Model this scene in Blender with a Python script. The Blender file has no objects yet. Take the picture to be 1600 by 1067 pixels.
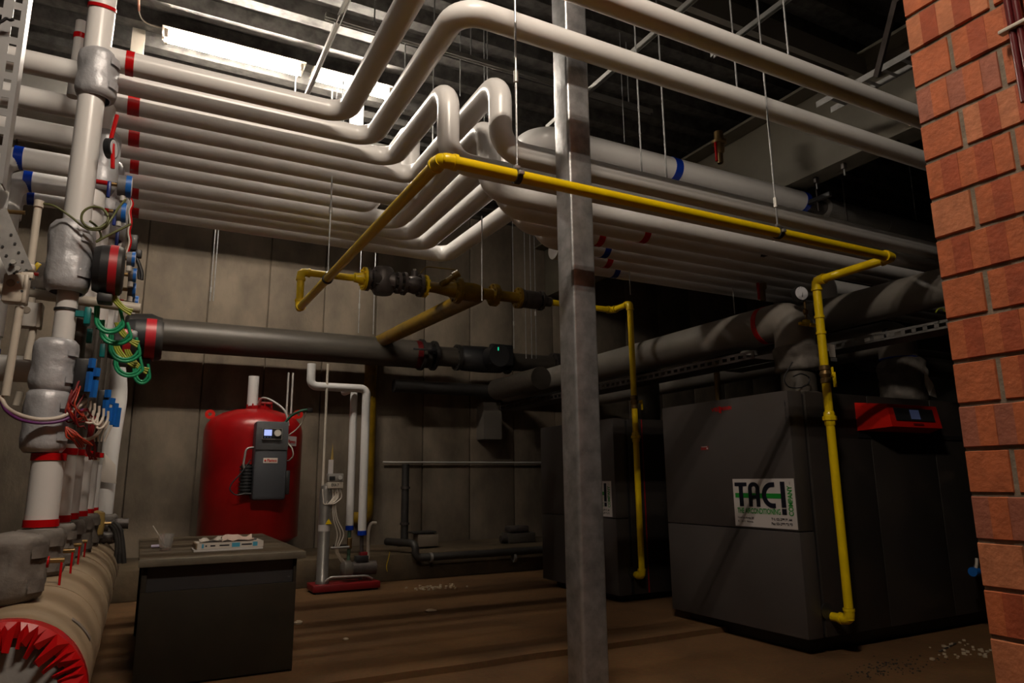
import bpy, math, random
from mathutils import Vector, Matrix, noise
random.seed(7)
PI = math.pi
# ------------------------------------------------------------------ camera / light / exposure
H = 1.15; F = 1082.5; YAW, PIT, ROL = 0.48615, 0.19736, -0.01065
fw = Vector((math.sin(YAW)*math.cos(PIT), math.cos(YAW)*math.cos(PIT), math.sin(PIT)))
r0 = Vector((math.cos(YAW), -math.sin(YAW), 0)); u0 = r0.cross(fw)
rt = r0*math.cos(ROL) + u0*math.sin(ROL); up = -r0*math.sin(ROL) + u0*math.cos(ROL)
sc = bpy.context.scene
COL = sc.collection
cam = bpy.data.cameras.new('camera'); co = bpy.data.objects.new('camera', cam); COL.objects.link(co)
cam.sensor_width = 36; cam.lens = 36*F/1600; cam.clip_start = .05
M3 = Matrix((rt, up, -fw)).transposed()
co.matrix_world = Matrix.Translation((0, 0, H)) @ M3.to_4x4()
sc.camera = co
sc.view_settings.view_transform = 'Standard'; sc.view_settings.look = 'None'
sc.view_settings.exposure = 0.0; sc.view_settings.gamma = 1; sc.view_settings.use_curve_mapping = False
w = bpy.data.worlds.new('world'); sc.world = w; w.use_nodes = True
w.node_tree.nodes['Background'].inputs[0].default_value = (0.9, 0.8, 0.7, 1)
w.node_tree.nodes['Background'].inputs[1].default_value = 0.0
TUBE_FRONT = 640.0     # emission of the ceiling lamps, near (out of frame) and far (in frame)
TUBE_BACK = 300.0

def at(x, y, ax, v):
    """point of the place seen at photo pixel x,y on the plane ax = v"""
    d = rt*((x-800)/F) + up*((533.5-y)/F) + fw
    k = 'xyz'.index(ax); c = Vector((0, 0, H)); t = (v-c[k])/d[k]
    return c + d*t

# ------------------------------------------------------------------ materials
MATS = {}
def mat(name, col, rough=.5, metal=0, var=0, scale=6, bump=0, bscale=40, emit=None, estr=0, col2=None, trans=0, alpha=None, stretch=(1,1,1), spec=None, contrast=(.35,.65)):
    if name in MATS: return MATS[name]
    m = bpy.data.materials.new(name); m.use_nodes = True; nt = m.node_tree; b = nt.nodes['Principled BSDF']
    b.inputs['Base Color'].default_value = (*col, 1); b.inputs['Roughness'].default_value = rough; b.inputs['Metallic'].default_value = metal
    if spec is not None: b.inputs['Specular IOR Level'].default_value = spec
    if trans: b.inputs['Transmission Weight'].default_value = trans
    if alpha is not None: b.inputs['Alpha'].default_value = alpha
    if emit: b.inputs['Emission Color'].default_value = (*emit, 1); b.inputs['Emission Strength'].default_value = estr
    if var or bump:
        tc = nt.nodes.new('ShaderNodeTexCoord'); mp = nt.nodes.new('ShaderNodeMapping'); mp.inputs['Scale'].default_value = stretch
        nt.links.new(tc.outputs['Object'], mp.inputs['Vector'])
    if var:
        n = nt.nodes.new('ShaderNodeTexNoise'); n.inputs['Scale'].default_value = scale; n.inputs['Detail'].default_value = 6; n.inputs['Roughness'].default_value = .6
        nt.links.new(mp.outputs[0], n.inputs['Vector'])
        cr = nt.nodes.new('ShaderNodeValToRGB')
        c2 = col2 if col2 else tuple(max(0, c*(1-var)) for c in col)
        cr.color_ramp.elements[0].position = contrast[0]; cr.color_ramp.elements[1].position = contrast[1]
        cr.color_ramp.elements[0].color = (*c2, 1); cr.color_ramp.elements[1].color = (*col, 1)
        nt.links.new(n.outputs['Fac'], cr.inputs[0]); nt.links.new(cr.outputs[0], b.inputs['Base Color'])
    if bump:
        n2 = nt.nodes.new('ShaderNodeTexNoise'); n2.inputs['Scale'].default_value = bscale; n2.inputs['Detail'].default_value = 4
        nt.links.new(mp.outputs[0], n2.inputs['Vector'])
        bp = nt.nodes.new('ShaderNodeBump'); bp.inputs['Strength'].default_value = bump; bp.inputs['Distance'].default_value = .01
        nt.links.new(n2.outputs['Fac'], bp.inputs['Height']); nt.links.new(bp.outputs[0], b.inputs['Normal'])
    MATS[name] = m
    return m
WHITE = mat('white_pvc_cladding', (.74,.72,.71), .30, var=.05, scale=3)
DUSTY = mat('dusty_cladding', (.33,.24,.15), .6, var=.25, scale=3, bump=.1)
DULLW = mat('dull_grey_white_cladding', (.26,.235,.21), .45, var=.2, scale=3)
GREYCL = mat('grey_foil_cladding', (.085,.072,.06), .45, metal=.1, var=.25, scale=4, stretch=(.6,6,6))
SILVER = mat('silver_jacket_fabric', (.52,.52,.55), .46, metal=.3, var=.15, scale=7, bump=.9, bscale=13)
SILVERD = mat('dusty_jacket_fabric', (.20,.175,.155), .7, metal=.05, var=.4, scale=7, bump=.9, bscale=14)
YEL = mat('yellow_gas_paint', (.80,.56,.003), .30, var=.12, scale=8, bump=.05)
YELD = mat('dirty_yellow_paint', (.27,.155,.003), .4, var=.45, scale=6)
GALV = mat('galvanised_steel', (.56,.56,.57), .36, metal=.8, var=.4, scale=11, bump=.15, bscale=50)
GALVD = mat('dull_galvanised_steel', (.34,.33,.32), .5, metal=.6, var=.3, scale=10)
RED = mat('red_tape', (.48,.004,.006), .22)
BLUE = mat('blue_tape', (.003,.032,.34), .22)
BLUEP = mat('blue_plastic', (.012,.13,.48), .4)
REDP = mat('red_enamel', (.42,.006,.008), .32, var=.25, scale=3)
REDD = mat('dark_red_paint', (.20,.005,.008), .45, var=.2)
REDV = mat('red_plastic_panel', (.62,.012,.006), .35)
BLACK = mat('black_plastic', (.018,.018,.02), .45)
BLACKR = mat('black_rubber', (.03,.027,.025), .55, var=.3)
IRON = mat('dark_cast_iron', (.09,.075,.07), .45, metal=.4, var=.3, scale=12, bump=.2)
ANTH = mat('anthracite_plastic', (.055,.058,.068), .45)
CREAM = mat('cream_plastic', (.58,.52,.44), .4, var=.06)
LGREY = mat('light_grey_plastic', (.52,.50,.47), .45)
TEAL = mat('teal_plastic', (.0,.16,.16), .4)
GREEN = mat('green_cable', (.01,.28,.12), .4)
YGREEN = mat('yellow_green_cable', (.30,.34,.03), .4)
OLIVE = mat('olive_cable', (.11,.12,.04), .5)
ORANGE = mat('orange_cable', (.42,.035,.012), .4)
PURPLE = mat('purple_cable', (.14,.03,.16), .4)
WCABLE = mat('white_cable', (.62,.55,.48), .4)
BRASS = mat('brass', (.30,.19,.08), .35, metal=.8, var=.2)
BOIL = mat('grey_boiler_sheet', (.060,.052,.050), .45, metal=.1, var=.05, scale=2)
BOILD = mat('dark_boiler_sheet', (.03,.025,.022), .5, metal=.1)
SIGNW = mat('sign_white', (.52,.48,.47), .5)
SIGNK = mat('sign_black', (.006,.006,.014), .6, spec=.2)
SIGNG = mat('sign_green', (.005,.22,.02), .4)
PAPER = mat('paper', (.5,.45,.40), .7, bump=.1)
STEEL = mat('brushed_steel', (.55,.53,.50), .42, metal=.6, var=.2, scale=8, stretch=(1,14,14))
DESKT = mat('dusty_desk_top', (.10,.070,.038), .6, var=.5, scale=4, contrast=(.3,.7))
DESKB = mat('olive_grey_desk_steel', (.017,.013,.008), .6, spec=.15, var=.2, scale=5)
DIAL = mat('white_dial', (.75,.75,.80), .3)
GLASS = mat('clear_plastic', (.9,.9,.9), .08, trans=.85, alpha=.5)
STEELCH = mat('steel_channel_rail', (.60,.59,.56), .35, metal=.85, var=.15)

def wood(): pass
def concrete_wall():
    m = mat('concrete_panels', (.26,.205,.15), .8, var=.55, scale=1.5, bump=.3, bscale=25, stretch=(1.3,1,.75), contrast=(.32,.66))
    return m
def floor_mat():
    m = mat('concrete_floor', (.42,.27,.14), .8, spec=.2, bump=.25, bscale=30); nt = m.node_tree; b = nt.nodes['Principled BSDF']
    tc = nt.nodes.new('ShaderNodeTexCoord')
    n1 = nt.nodes.new('ShaderNodeTexNoise'); n1.inputs['Scale'].default_value = 1.1; n1.inputs['Detail'].default_value = 8; n1.inputs['Roughness'].default_value = .65
    n2 = nt.nodes.new('ShaderNodeTexNoise'); n2.inputs['Scale'].default_value = 38; n2.inputs['Detail'].default_value = 3
    cr = nt.nodes.new('ShaderNodeValToRGB'); e = cr.color_ramp.elements
    e[0].position = .3; e[0].color = (.085,.038,.010,1); e[1].position = .68; e[1].color = (.18,.085,.026,1)
    mx = nt.nodes.new('ShaderNodeMixRGB'); mx.blend_type = 'MULTIPLY'; mx.inputs[0].default_value = .45
    for n in (n1, n2): nt.links.new(tc.outputs['Object'], n.inputs['Vector'])
    nt.links.new(n1.outputs['Fac'], cr.inputs[0]); nt.links.new(cr.outputs[0], mx.inputs[1]); nt.links.new(n2.outputs['Color'], mx.inputs[2])
    hs = nt.nodes.new('ShaderNodeBrightContrast'); hs.inputs[1].default_value = .012
    nt.links.new(mx.outputs[0], hs.inputs[0]); nt.links.new(hs.outputs[0], b.inputs['Base Color'])
    return m

# ------------------------------------------------------------------ mesh builder
class MB:
    def __init__(s): s.v = []; s.f = []; s.m = []; s.mi = 0
    def add(s, vs, fs):
        o = len(s.v); s.v += [Vector(v) for v in vs]; s.f += [tuple(i+o for i in f) for f in fs]; s.m += [s.mi]*len(fs); return s
    def box(s, c, d, bev=0, rot=None):
        c = Vector(c); hx, hy, hz = (q/2 for q in d)
        if bev <= 0:
            vs = [Vector((x*hx, y*hy, z*hz)) for x in (-1,1) for y in (-1,1) for z in (-1,1)]
            fs = [(0,1,3,2),(4,6,7,5),(0,4,5,1),(2,3,7,6),(0,2,6,4),(1,5,7,3)]
        else:
            import bmesh
            bm = bmesh.new(); bmesh.ops.create_cube(bm, size=1)
            for v in bm.verts: v.co = Vector((v.co.x*d[0], v.co.y*d[1], v.co.z*d[2]))
            bmesh.ops.bevel(bm, geom=list(bm.edges), offset=min(bev, min(d)*.45), segments=2, affect='EDGES', profile=.5)
            bm.verts.index_update(); vs = [v.co.copy() for v in bm.verts]; fs = [tuple(v.index for v in f.verts) for f in bm.faces]; bm.free()
        if rot is not None: vs = [rot @ v for v in vs]
        return s.add([v+c for v in vs], fs)
    def span(s, a, b, bev=0):
        a = Vector(a); b = Vector(b); return s.box((a+b)/2, [abs(q) for q in (b-a)], bev)
    def ring_frame(s, d):
        d = Vector(d).normalized(); a = Vector((0,0,1)) if abs(d.z) < .9 else Vector((1,0,0))
        u = a.cross(d).normalized(); return u, d.cross(u).normalized()
    def cyl(s, p0, p1, r, r2=None, seg=20):
        return s.lathe(p0, Vector(p1)-Vector(p0), [(0,0),(0,r),(1,r if r2 is None else r2),(1,0)], seg)
    def lathe(s, o, axis, prof, seg=24, wob=0):
        """prof: (t, r), t as a fraction of the axis vector"""
        o = Vector(o); axis = Vector(axis); u, v = s.ring_frame(axis); rings = []; vs = []; fs = []
        for t, r in prof:
            c = o + axis*t
            if r <= 1e-6: rings.append([len(vs)]); vs.append(c)
            else:
                k = len(vs); rings.append(list(range(k, k+seg)))
                for i in range(seg):
                    a = 2*PI*i/seg; rr = r
                    if wob:
                        q = c*9 + Vector((math.cos(a), math.sin(a), 0))*1.6
                        rr = r*(1+wob*(noise.noise(q)*1.3 + .7*noise.noise(q*2.3)))
                    vs.append(c + (u*math.cos(a)+v*math.sin(a))*rr)
        for A, B in zip(rings, rings[1:]):
            if len(A) == 1 and len(B) == 1: continue
            for i in range(seg):
                j = (i+1) % seg
                if len(A) == 1: fs.append((A[0], B[j], B[i]))
                elif len(B) == 1: fs.append((A[i], A[j], B[0]))
                else: fs.append((A[i], A[j], B[j], B[i]))
        return s.add(vs, fs)
    def tube(s, pts, r, fil=0, seg=24, cap=True, n=8):
        P = [Vector(p) for p in pts]; Q = [P[0]]
        for i in range(1, len(P)-1):
            a, b, c = P[i-1], P[i], P[i+1]; d1 = (a-b); d2 = (c-b); f = min(fil, d1.length*.49, d2.length*.49)
            if f <= 1e-5: Q.append(b); continue
            d1.normalize(); d2.normalize(); ang = d1.angle(d2)
            if ang > PI-.02: Q.append(b); continue
            # circular fillet tangent at distance f
            R = f*math.tan(ang/2); ctr = b + (d1+d2).normalized()*(R/math.sin(ang/2))
            s0 = b+d1*f-ctr; s1 = b+d2*f-ctr; tot = s0.angle(s1)
            for k in range(n+1):
                t = k/n; w0 = math.sin((1-t)*tot)/math.sin(tot); w1 = math.sin(t*tot)/math.sin(tot)
                Q.append(ctr + s0*w0 + s1*w1)
        Q.append(P[-1])
        T = []
        for i in range(len(Q)):
            t = (Q[min(i+1, len(Q)-1)]-Q[max(i-1, 0)]); T.append(t.normalized())
        u, v = s.ring_frame(T[0]); vs = []; fs = []
        for i, q in enumerate(Q):
            if i:
                ax = T[i-1].cross(T[i])
                if ax.length > 1e-7:
                    R = Matrix.Rotation(T[i-1].angle(T[i]), 3, ax.normalized()); u = R @ u; v = R @ v
            for k in range(seg):
                a = 2*PI*k/seg; vs.append(q+(u*math.cos(a)+v*math.sin(a))*r)
        for i in range(len(Q)-1):
            for k in range(seg):
                j = (k+1) % seg; fs.append((i*seg+k, i*seg+j, (i+1)*seg+j, (i+1)*seg+k))
        if cap: fs.append(tuple(range(seg))[::-1]); fs.append(tuple(range((len(Q)-1)*seg, len(Q)*seg)))
        return s.add(vs, fs)
    def prism(s, poly, O, X, Y, th):
        O = Vector(O); X = Vector(X); Y = Vector(Y); N = X.cross(Y).normalized()*th; n = len(poly)
        a = [O+X*p[0]+Y*p[1] for p in poly]; b = [q+N for q in a]
        return s.add(a+b, [tuple(range(n))[::-1], tuple(range(n, 2*n))]+[(i, (i+1) % n, n+(i+1) % n, n+i) for i in range(n)])
    def build(s, name, m, parent=None, smooth=True, ang=40):
        me = bpy.data.meshes.new(name); base = Vector((0,0,0))
        wp = world_loc(parent) if parent else None
        if s.v:
            lo = [min(v[i] for v in s.v) for i in range(3)]; hi = [max(v[i] for v in s.v) for i in range(3)]
            base = Vector(((lo[0]+hi[0])/2, (lo[1]+hi[1])/2, lo[2]))
        me.from_pydata([v-base for v in s.v], [], s.f)
        for q in (m if isinstance(m, (list, tuple)) else [m]): me.materials.append(q)
        for p, i in zip(me.polygons, s.m): p.material_index = i; p.use_smooth = smooth
        if smooth: me.set_sharp_from_angle(angle=math.radians(ang))
        o = bpy.data.objects.new(name, me); COL.objects.link(o)
        o.location = base
        if parent: o.parent = parent; o.location = base - wp
        return o
def world_loc(o):
    l = o.location.copy()
    while o.parent: o = o.parent; l += o.location
    return l
def tag(o, label, cat, group=None, kind=None):
    if label: o['label'] = label
    if cat: o['category'] = cat
    if group: o['group'] = group
    if kind: o['kind'] = kind
    return o
def thing(name, label, cat, loc, group=None):
    o = bpy.data.objects.new(name, None); COL.objects.link(o); o.location = loc; o.empty_display_size = .05
    return tag(o, label, cat, group)
def struct(o): o['kind'] = 'structure'; return o
def ring(p, d, r, w, th=.004, seg=28):
    d = Vector(d).normalized(); p = Vector(p)
    return MB().lathe(p-d*w/2, d*w, [(0,r-.01),(0,r+th),(1,r+th),(1,r-.01)], seg)
FX = dict(X=Vector((0,-1,0)), Y=Vector((0,0,1)))    # writing on a face that looks to -X
FY = dict(X=Vector((1,0,0)), Y=Vector((0,0,1)))     # writing on a face that looks to -Y
def text(name, s, O, X, Y, wd, ht, m, parent, bold=False, shear=0):
    """lettering fitted to a box of wd x ht whose lower left corner is O"""
    cu = bpy.data.curves.new('tmp', 'FONT'); cu.body = s; cu.size = 1; cu.offset = .028 if bold else .008; cu.extrude = 0
    o = bpy.data.objects.new('tmp', cu); COL.objects.link(o); dg = bpy.context.evaluated_depsgraph_get()
    me = bpy.data.meshes.new_from_object(o.evaluated_get(dg)); COL.objects.unlink(o); bpy.data.objects.remove(o)
    xs = [v.co.x for v in me.vertices]; ys = [v.co.y for v in me.vertices]
    x0, x1, y0, y1 = min(xs), max(xs), min(ys), max(ys); N = X.cross(Y).normalized(); O = Vector(O)
    base = O
    for v in me.vertices:
        a = (v.co.x-x0)/(x1-x0)*wd; b = (v.co.y-y0)/(y1-y0)*ht
        v.co = X*a + Y*b + N*.0015
    me.materials.append(m); q = bpy.data.objects.new(name, me); COL.objects.link(q); q.parent = parent; q.location = base - world_loc(parent)
    return q

# ------------------------------------------------------------------ the room
CZ = 5.27
m = MB(); m.span((-3.2,-3.2,-.3), (12.2,9.9,-.04))
nx = 90; edge = [(-3.2+i*15.4/nx, 4.37-.02*(i*15.4/nx-3.2)*.3+.03*noise.noise(Vector((i*.35,0,0)))) for i in range(nx+1)]
m.prism([(-3.2,9.9)][::-1] + [(x,y) for x, y in edge] + [(12.2,9.9)], (0,0,-.1), Vector((1,0,0)), Vector((0,1,0)), .1)
fl = struct(m.build('floor', floor_mat(), smooth=False))
m = MB()
for i in range(21):
    x0 = -3.2+ (i*.75+.04); m.span((x0+.006,9.6,0), (x0+.75-.006,9.75,5.5), .012)
m.span((-3.2,9.64,0), (12.2,9.8,5.5))
struct(m.build('wall_back', concrete_wall()))
m = MB(); m.span((-3.4,-3.2,0), (-3.2,9.8,5.5)); struct(m.build('wall_left', mat('concrete_dark', (.03,.025,.021), .85, var=.4, scale=1.5)))
m = MB(); m.span((12.2,-3.2,0), (12.4,9.8,5.5)); struct(m.build('wall_right', MATS['concrete_dark']))
m = MB(); m.span((-3.4,-3.4,0), (12.4,-3.2,5.5)); struct(m.build('wall_front', MATS['concrete_dark']))
# raised kerb along the back wall
m = MB(); m.span((-3.2,8.2,0), (12.2,9.6,.3), .012)
struct(m.build('trim_1', mat('kerb_concrete', (.10,.068,.036), .8, var=.5, scale=2.2, bump=.4, bscale=20)))
# trapezoidal steel deck ceiling, ribs along X
m = MB(); y = -3.2; prof = []
while y < 9.7:
    prof += [(y, 0), (y+.11, 0), (y+.14, .125), (y+.33, .125), (y+.365, 0)]; y += .3735
vs = []; fs = []
xs = [-3.2+i*1.1 for i in range(15)]
for x in xs:
    for p in prof: vs.append((x, p[0], CZ+p[1]))
n = len(prof)
for i in range(len(xs)-1):
    for j in range(n-1): fs.append((i*n+j, i*n+j+1, (i+1)*n+j+1, (i+1)*n+j))
m.add(vs, fs)
m.span((-3.4,-3.4,CZ+.2), (12.4,9.8,CZ+.3))
struct(m.build('ceiling', mat('deck_steel', (.20,.19,.18), .5, metal=.55, var=.55, scale=9, bump=.1), smooth=False))

# ------------------------------------------------------------------ ceiling lamps
TUBE_F = mat('tube_front', (1,1,1), .5, emit=(1,.86,.70), estr=TUBE_FRONT)
TUBE_B = mat('tube_back', (1,1,1), .5, emit=(1,.90,.76), estr=TUBE_BACK)
def lamp(x0, x1, y, z, label, tm, nt=2):
    t = thing('fluorescent_light', label, 'ceiling light', ((x0+x1)/2, y, z-.1))
    b = MB(); b.span((x0,y-.045,z-.01),(x1,y+.045,z+.04),.006)
    b.span((x0,y-.12,z-.012),(x1,y+.12,z-.004))
    b.build('lamp_body', CREAM, t)
    for s in ((-1,1) if nt == 2 else (0,)):
        q = MB(); q.cyl((x0+.05,y+s*.065,z-.045),(x1-.05,y+s*.065,z-.05),.013,seg=10); q.build('fluorescent_tube', tm, t)
        for xa in (x0+.02, x1-.05): e = MB(); e.span((xa,y+s*.065-.018,z-.07),(xa+.03,y+s*.065+.018,z+.005)); e.build('tube_holder', CREAM, t)
    return t
lamp(-.16, 1.10, 6.42, 5.17, 'long white fluorescent lamp glowing on the steel deck above the upper left pipes', TUBE_B)
lamp(1.18, 2.00, 6.44, 5.17, 'shorter glowing fluorescent lamp behind the rising white pipe bends', TUBE_B)
lamp(-.10, 1.16, .83, 5.22, 'fluorescent lamp on the ceiling above and behind the viewer', TUBE_F)
P = [at(*q,'z',5.22) for q in ((216,-14),(217,2),(217,18),(221,30),(232,38),(246,42),(254,44))]
t = thing('lamp_cable', 'thin cable with copper coloured sleeve running down the ceiling to the long lamp', 'cable', P[3])
MB().tube(P, .006, .05, 8).build('cable', CREAM, t)
MB().cyl(at(216,-14,'z',5.22), at(217,16,'z',5.22), .011, seg=10).build('sleeve', mat('copper_sleeve', (.42,.16,.10), .5), t)
p = at(215,72,'z',5.13)
b = MB(); b.span((p.x-.05,p.y-.08,4.84),(p.x+.05,p.y-.076,5.26)); b.span((p.x+.05,p.y-.08,4.84),(p.x+.054,p.y+.05,5.26))
tag(b.build('ceiling_bracket', CREAM), 'cream perforated angle bracket at the left end of the long lamp', 'bracket')
# wide sheet metal air duct along the wall side of the lamps
b = MB(); b.span((-3.1,7.6,4.745),(2.45,8.1,5.17),.004)
for k in range(5): b.span((-2.9+k*1.2,7.585,4.735),(-2.87+k*1.2,8.11,5.18))
t = thing('air_duct', 'wide pale air duct hanging behind the lit white pipe bends', 'air duct', (.0,7.85,4.745)); b.build('duct_sheet', mat('duct_zinc', (.42,.40,.37), .45, metal=.3, var=.15), t, smooth=False)
for xx in (-2.5,.2,2.2): MB().cyl((xx,7.85,5.17),(xx,7.85,5.27),.006,seg=8).build('duct_rod', GALV, t)
# unseen beam, added to keep the near lamp's light off the upper back wall
b = MB(); b.span((-3.2,1.76,4.90),(12.2,1.94,4.915)); b.span((-3.2,1.845,4.915),(12.2,1.855,5.26)); b.span((-3.2,1.76,5.25),(12.2,1.94,5.268))
tag(b.build('shade_beam', IRON, smooth=False), 'added dark steel beam, unseen above the viewer, shading the upper back wall', 'beam')

# ------------------------------------------------------------------ insulated lines
R8, R10 = .082, .1
def line(label, pts, r, mtl, bands=(), fil=.14, name='insulated_pipe', seams=(), group=None):
    if not bands and not seams:
        o = MB().tube(pts, r, fil, 32).build(name, mtl); return tag(o, label, 'pipe', group)
    t = thing(name, label, 'pipe', pts[0], group)
    MB().tube(pts, r, fil, 32).build('pipe_cladding', mtl, t)
    for p, d, mm, wd in bands:
        o = ring(p, d, r, wd).build('tape_band', mm, t)
        if mm in (RED, BLUE): o['label'] = 'red tape band' if mm is RED else 'blue tape band'
    return t
X_, Y_, Z_ = (1,0,0), (0,1,0), (0,0,1)
ys = [4.1832, 4.4239, 4.6646, 4.8804, 5.1128, 5.3452, 5.6025, 5.8764, 6.1088, 6.3246, 6.5819]  # these positions, like ceiling, column and left risers, were scaled about the camera beforehand
Z4 = 3.5155; ZL = 3.0673
XE = -.374
line('topmost white pipe on the left with red band, bending toward the viewer below the lamp',
     [(XE+.02,ys[0],Z4),(0.996,ys[0],Z4),(0.996,2.4983,Z4),(9.047,2.4983,Z4)], 0.0664, WHITE, [((-0.249,ys[0],Z4),X_,RED,0.0415)])
line('second white pipe from the top left, its high bend crossing before the column top',
     [(-1.577,ys[1],Z4),(1.245,ys[1],Z4),(1.245,2.8842,Z4),(9.047,2.8842,Z4)], 0.0664, WHITE, [((-1.4525,ys[1],Z4),X_,BLUE,0.0415)])
line('third white pipe from the top left, dropping straight above the yellow pipe corner',
     [(XE+.02,ys[2],Z4),(1.4774,ys[2],Z4),(1.4774,3.5939,Z4),(1.4774,3.5939,3.0341),(9.047,3.5939,3.0341)], 0.0681, WHITE, [((-0.2324,ys[2],Z4),X_,RED,0.0664)])
line('fourth white pipe from the top left, dropping in the tall bend nearest the column',
     [(-1.2035,ys[3],Z4),(1.7264,ys[3],Z4),(1.7264,3.3864,Z4),(1.7264,3.3864,3.0673),(9.047,3.3864,3.0673)], 0.0706, WHITE, [((-0.996,ys[3],Z4),X_,BLUE,0.0498)])
line('fifth white pipe of the left ceiling row, turning up behind the yellow diagonal',
     [(XE+.02,ys[4],Z4),(1.7679,ys[4],Z4),(1.7679,ys[4],4.0301),(1.7679,6.9305,4.0301),(1.7679,6.9305,5.3)], 0.0747, WHITE, [((-0.2324,ys[4],Z4),X_,RED,0.0664)], fil=0.1162)
line('sixth white pipe of the left ceiling row, blue band at its far left end',
     [(-1.75,ys[5],Z4),(1.7679,ys[5],Z4),(1.7679,ys[5],3.8143),(1.7679,6.723,3.8143)], 0.0747, WHITE, [((-1.5,ys[5],Z4),X_,BLUE,0.0581)], fil=0.0996)
line('seventh white pipe of the left ceiling row, red banded, hidden end behind the yellow diagonal',
     [(XE+.02,ys[6],Z4),(1.5936,ys[6],Z4),(1.5936,ys[6],3.7811),(1.5936,6.723,3.7811)], 0.0747, WHITE, [((-0.2324,ys[6],Z4),X_,RED,0.0581)], fil=0.0996)
line('eighth white pipe of the left row, the first diagonal run under the yellow corner',
     [(-1.10,ys[7],2.35),(-1.10,ys[7],Z4),(1.909,ys[7],Z4),(1.909,3.9176,Z4),(1.909,3.9176,ZL),(9.047,3.9176,ZL)], 0.083, WHITE, [((-0.985,ys[7],Z4),X_,BLUE,0.0581)])
line('ninth white pipe of the left row, second diagonal run, red band right of column',
     [(XE+.02,ys[8],Z4),(2.1331,ys[8],Z4),(2.1331,4.1334,Z4),(2.1331,4.1334,ZL),(9.047,4.1334,ZL)], 0.083, WHITE,
     [((-0.2324,ys[8],Z4),X_,RED,0.0581), ((3.3615,4.1334,ZL),X_,RED,0.0581)])
line('tenth white pipe of the left row, third diagonal run, ending right in a drop',
     [(-1.09,ys[9],2.25),(-1.09,ys[9],Z4),(2.3655,ys[9],Z4),(2.3655,4.3575,Z4),(2.3655,4.3575,ZL),(5.81,4.3575,ZL),(5.81,4.3575,2.80)], 0.083, WHITE,
     [((-0.98,ys[9],Z4),X_,BLUE,0.0581), ((3.0876,4.3575,ZL),X_,RED,0.0581)])
line('farthest white pipe of the left row, its bend lit just above the gas valves',
     [(XE+.02,ys[10],Z4),(2.6975,ys[10],Z4),(2.6975,4.5816,Z4-.04),(2.6975,4.5816,ZL),(9.047,4.5816,ZL)], 0.083, WHITE,
     [((-0.2324,ys[10],Z4),X_,RED,0.0581), ((3.3034,4.5816,ZL),X_,BLUE,0.0581)])
line('dim white pipe right of the column with dark red band, second lowest there',
     [(2.9465,4.8057,ZL),(9.047,4.8057,ZL)], 0.083, WHITE, [((3.486,4.8057,ZL),X_,RED,0.0581)])
line('dim white pipe right of the column with dark blue band, lowest there',
     [(3.1955,5.0381,ZL),(9.047,5.0381,ZL)], 0.083, WHITE, [((3.735,5.0381,ZL),X_,BLUE,0.0581)])
line('thick white pipe high behind the column with two blue bands',
     [(2.739,7.885,3.9969),(2.739,4.6646,3.9969),(5.976,4.6646,3.9969)], 0.112, WHITE, [((4.1915,4.6646,3.9969),X_,BLUE,0.083),((5.9428,4.6646,3.9969),X_,BLUE,0.0664)], fil=0.1992)
line('short white return pipe with blue band, lowest of the three at the left edge', [(-1.12,6.68,3.3),(-1.12,6.68,Z4),(-.62,6.68,Z4),(-.62,7.0,Z4)], .07, WHITE, [((-1.0,6.68,Z4),X_,BLUE,.05)], fil=.09)
t = thing('metal_clad_pipe', 'shiny sheet metal clad pipe between the thick blue banded pipe and the brick wall', 'pipe', (6.142,4.6646,3.8475))
MB().cyl((6.2665,4.6646,3.972),(9.545,4.6646,3.972),0.1245,seg=32).build('metal_cladding', STEEL, t)
ring((7.2625,4.6646,3.972),X_,.1245,.03).build('cladding_seam', STEEL, t)
MB().cyl((5.976,4.6646,3.9886),(6.2665,4.6646,3.9886),0.0747,seg=24).build('bare_pipe', IRON, t)
line('cream pipe running just below the sheet metal clad pipe', [(6.225,4.5235,3.6981),(9.545,4.5235,3.6981)], 0.0913, CREAM)

# ------------------------------------------------------------------ steel column
b = MB()
cx, cy, s_ = 2.022, 3.062, .0762
rr = .018; poly = []
for (sx, sy, a0) in ((1,1,0),(-1,1,90),(-1,-1,180),(1,-1,270)):
    for k in range(6):
        a = math.radians(a0+k*18); poly.append((sx*(s_-rr)+rr*math.cos(a), sy*(s_-rr)+rr*math.sin(a)))
b.prism(poly, (cx,cy,-.04), Vector((1,0,0)), Vector((0,1,0)), 5.31)
tag(b.build('steel_column', GALV, ang=60), 'square galvanised steel column standing in the middle of the room', 'column')

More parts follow.
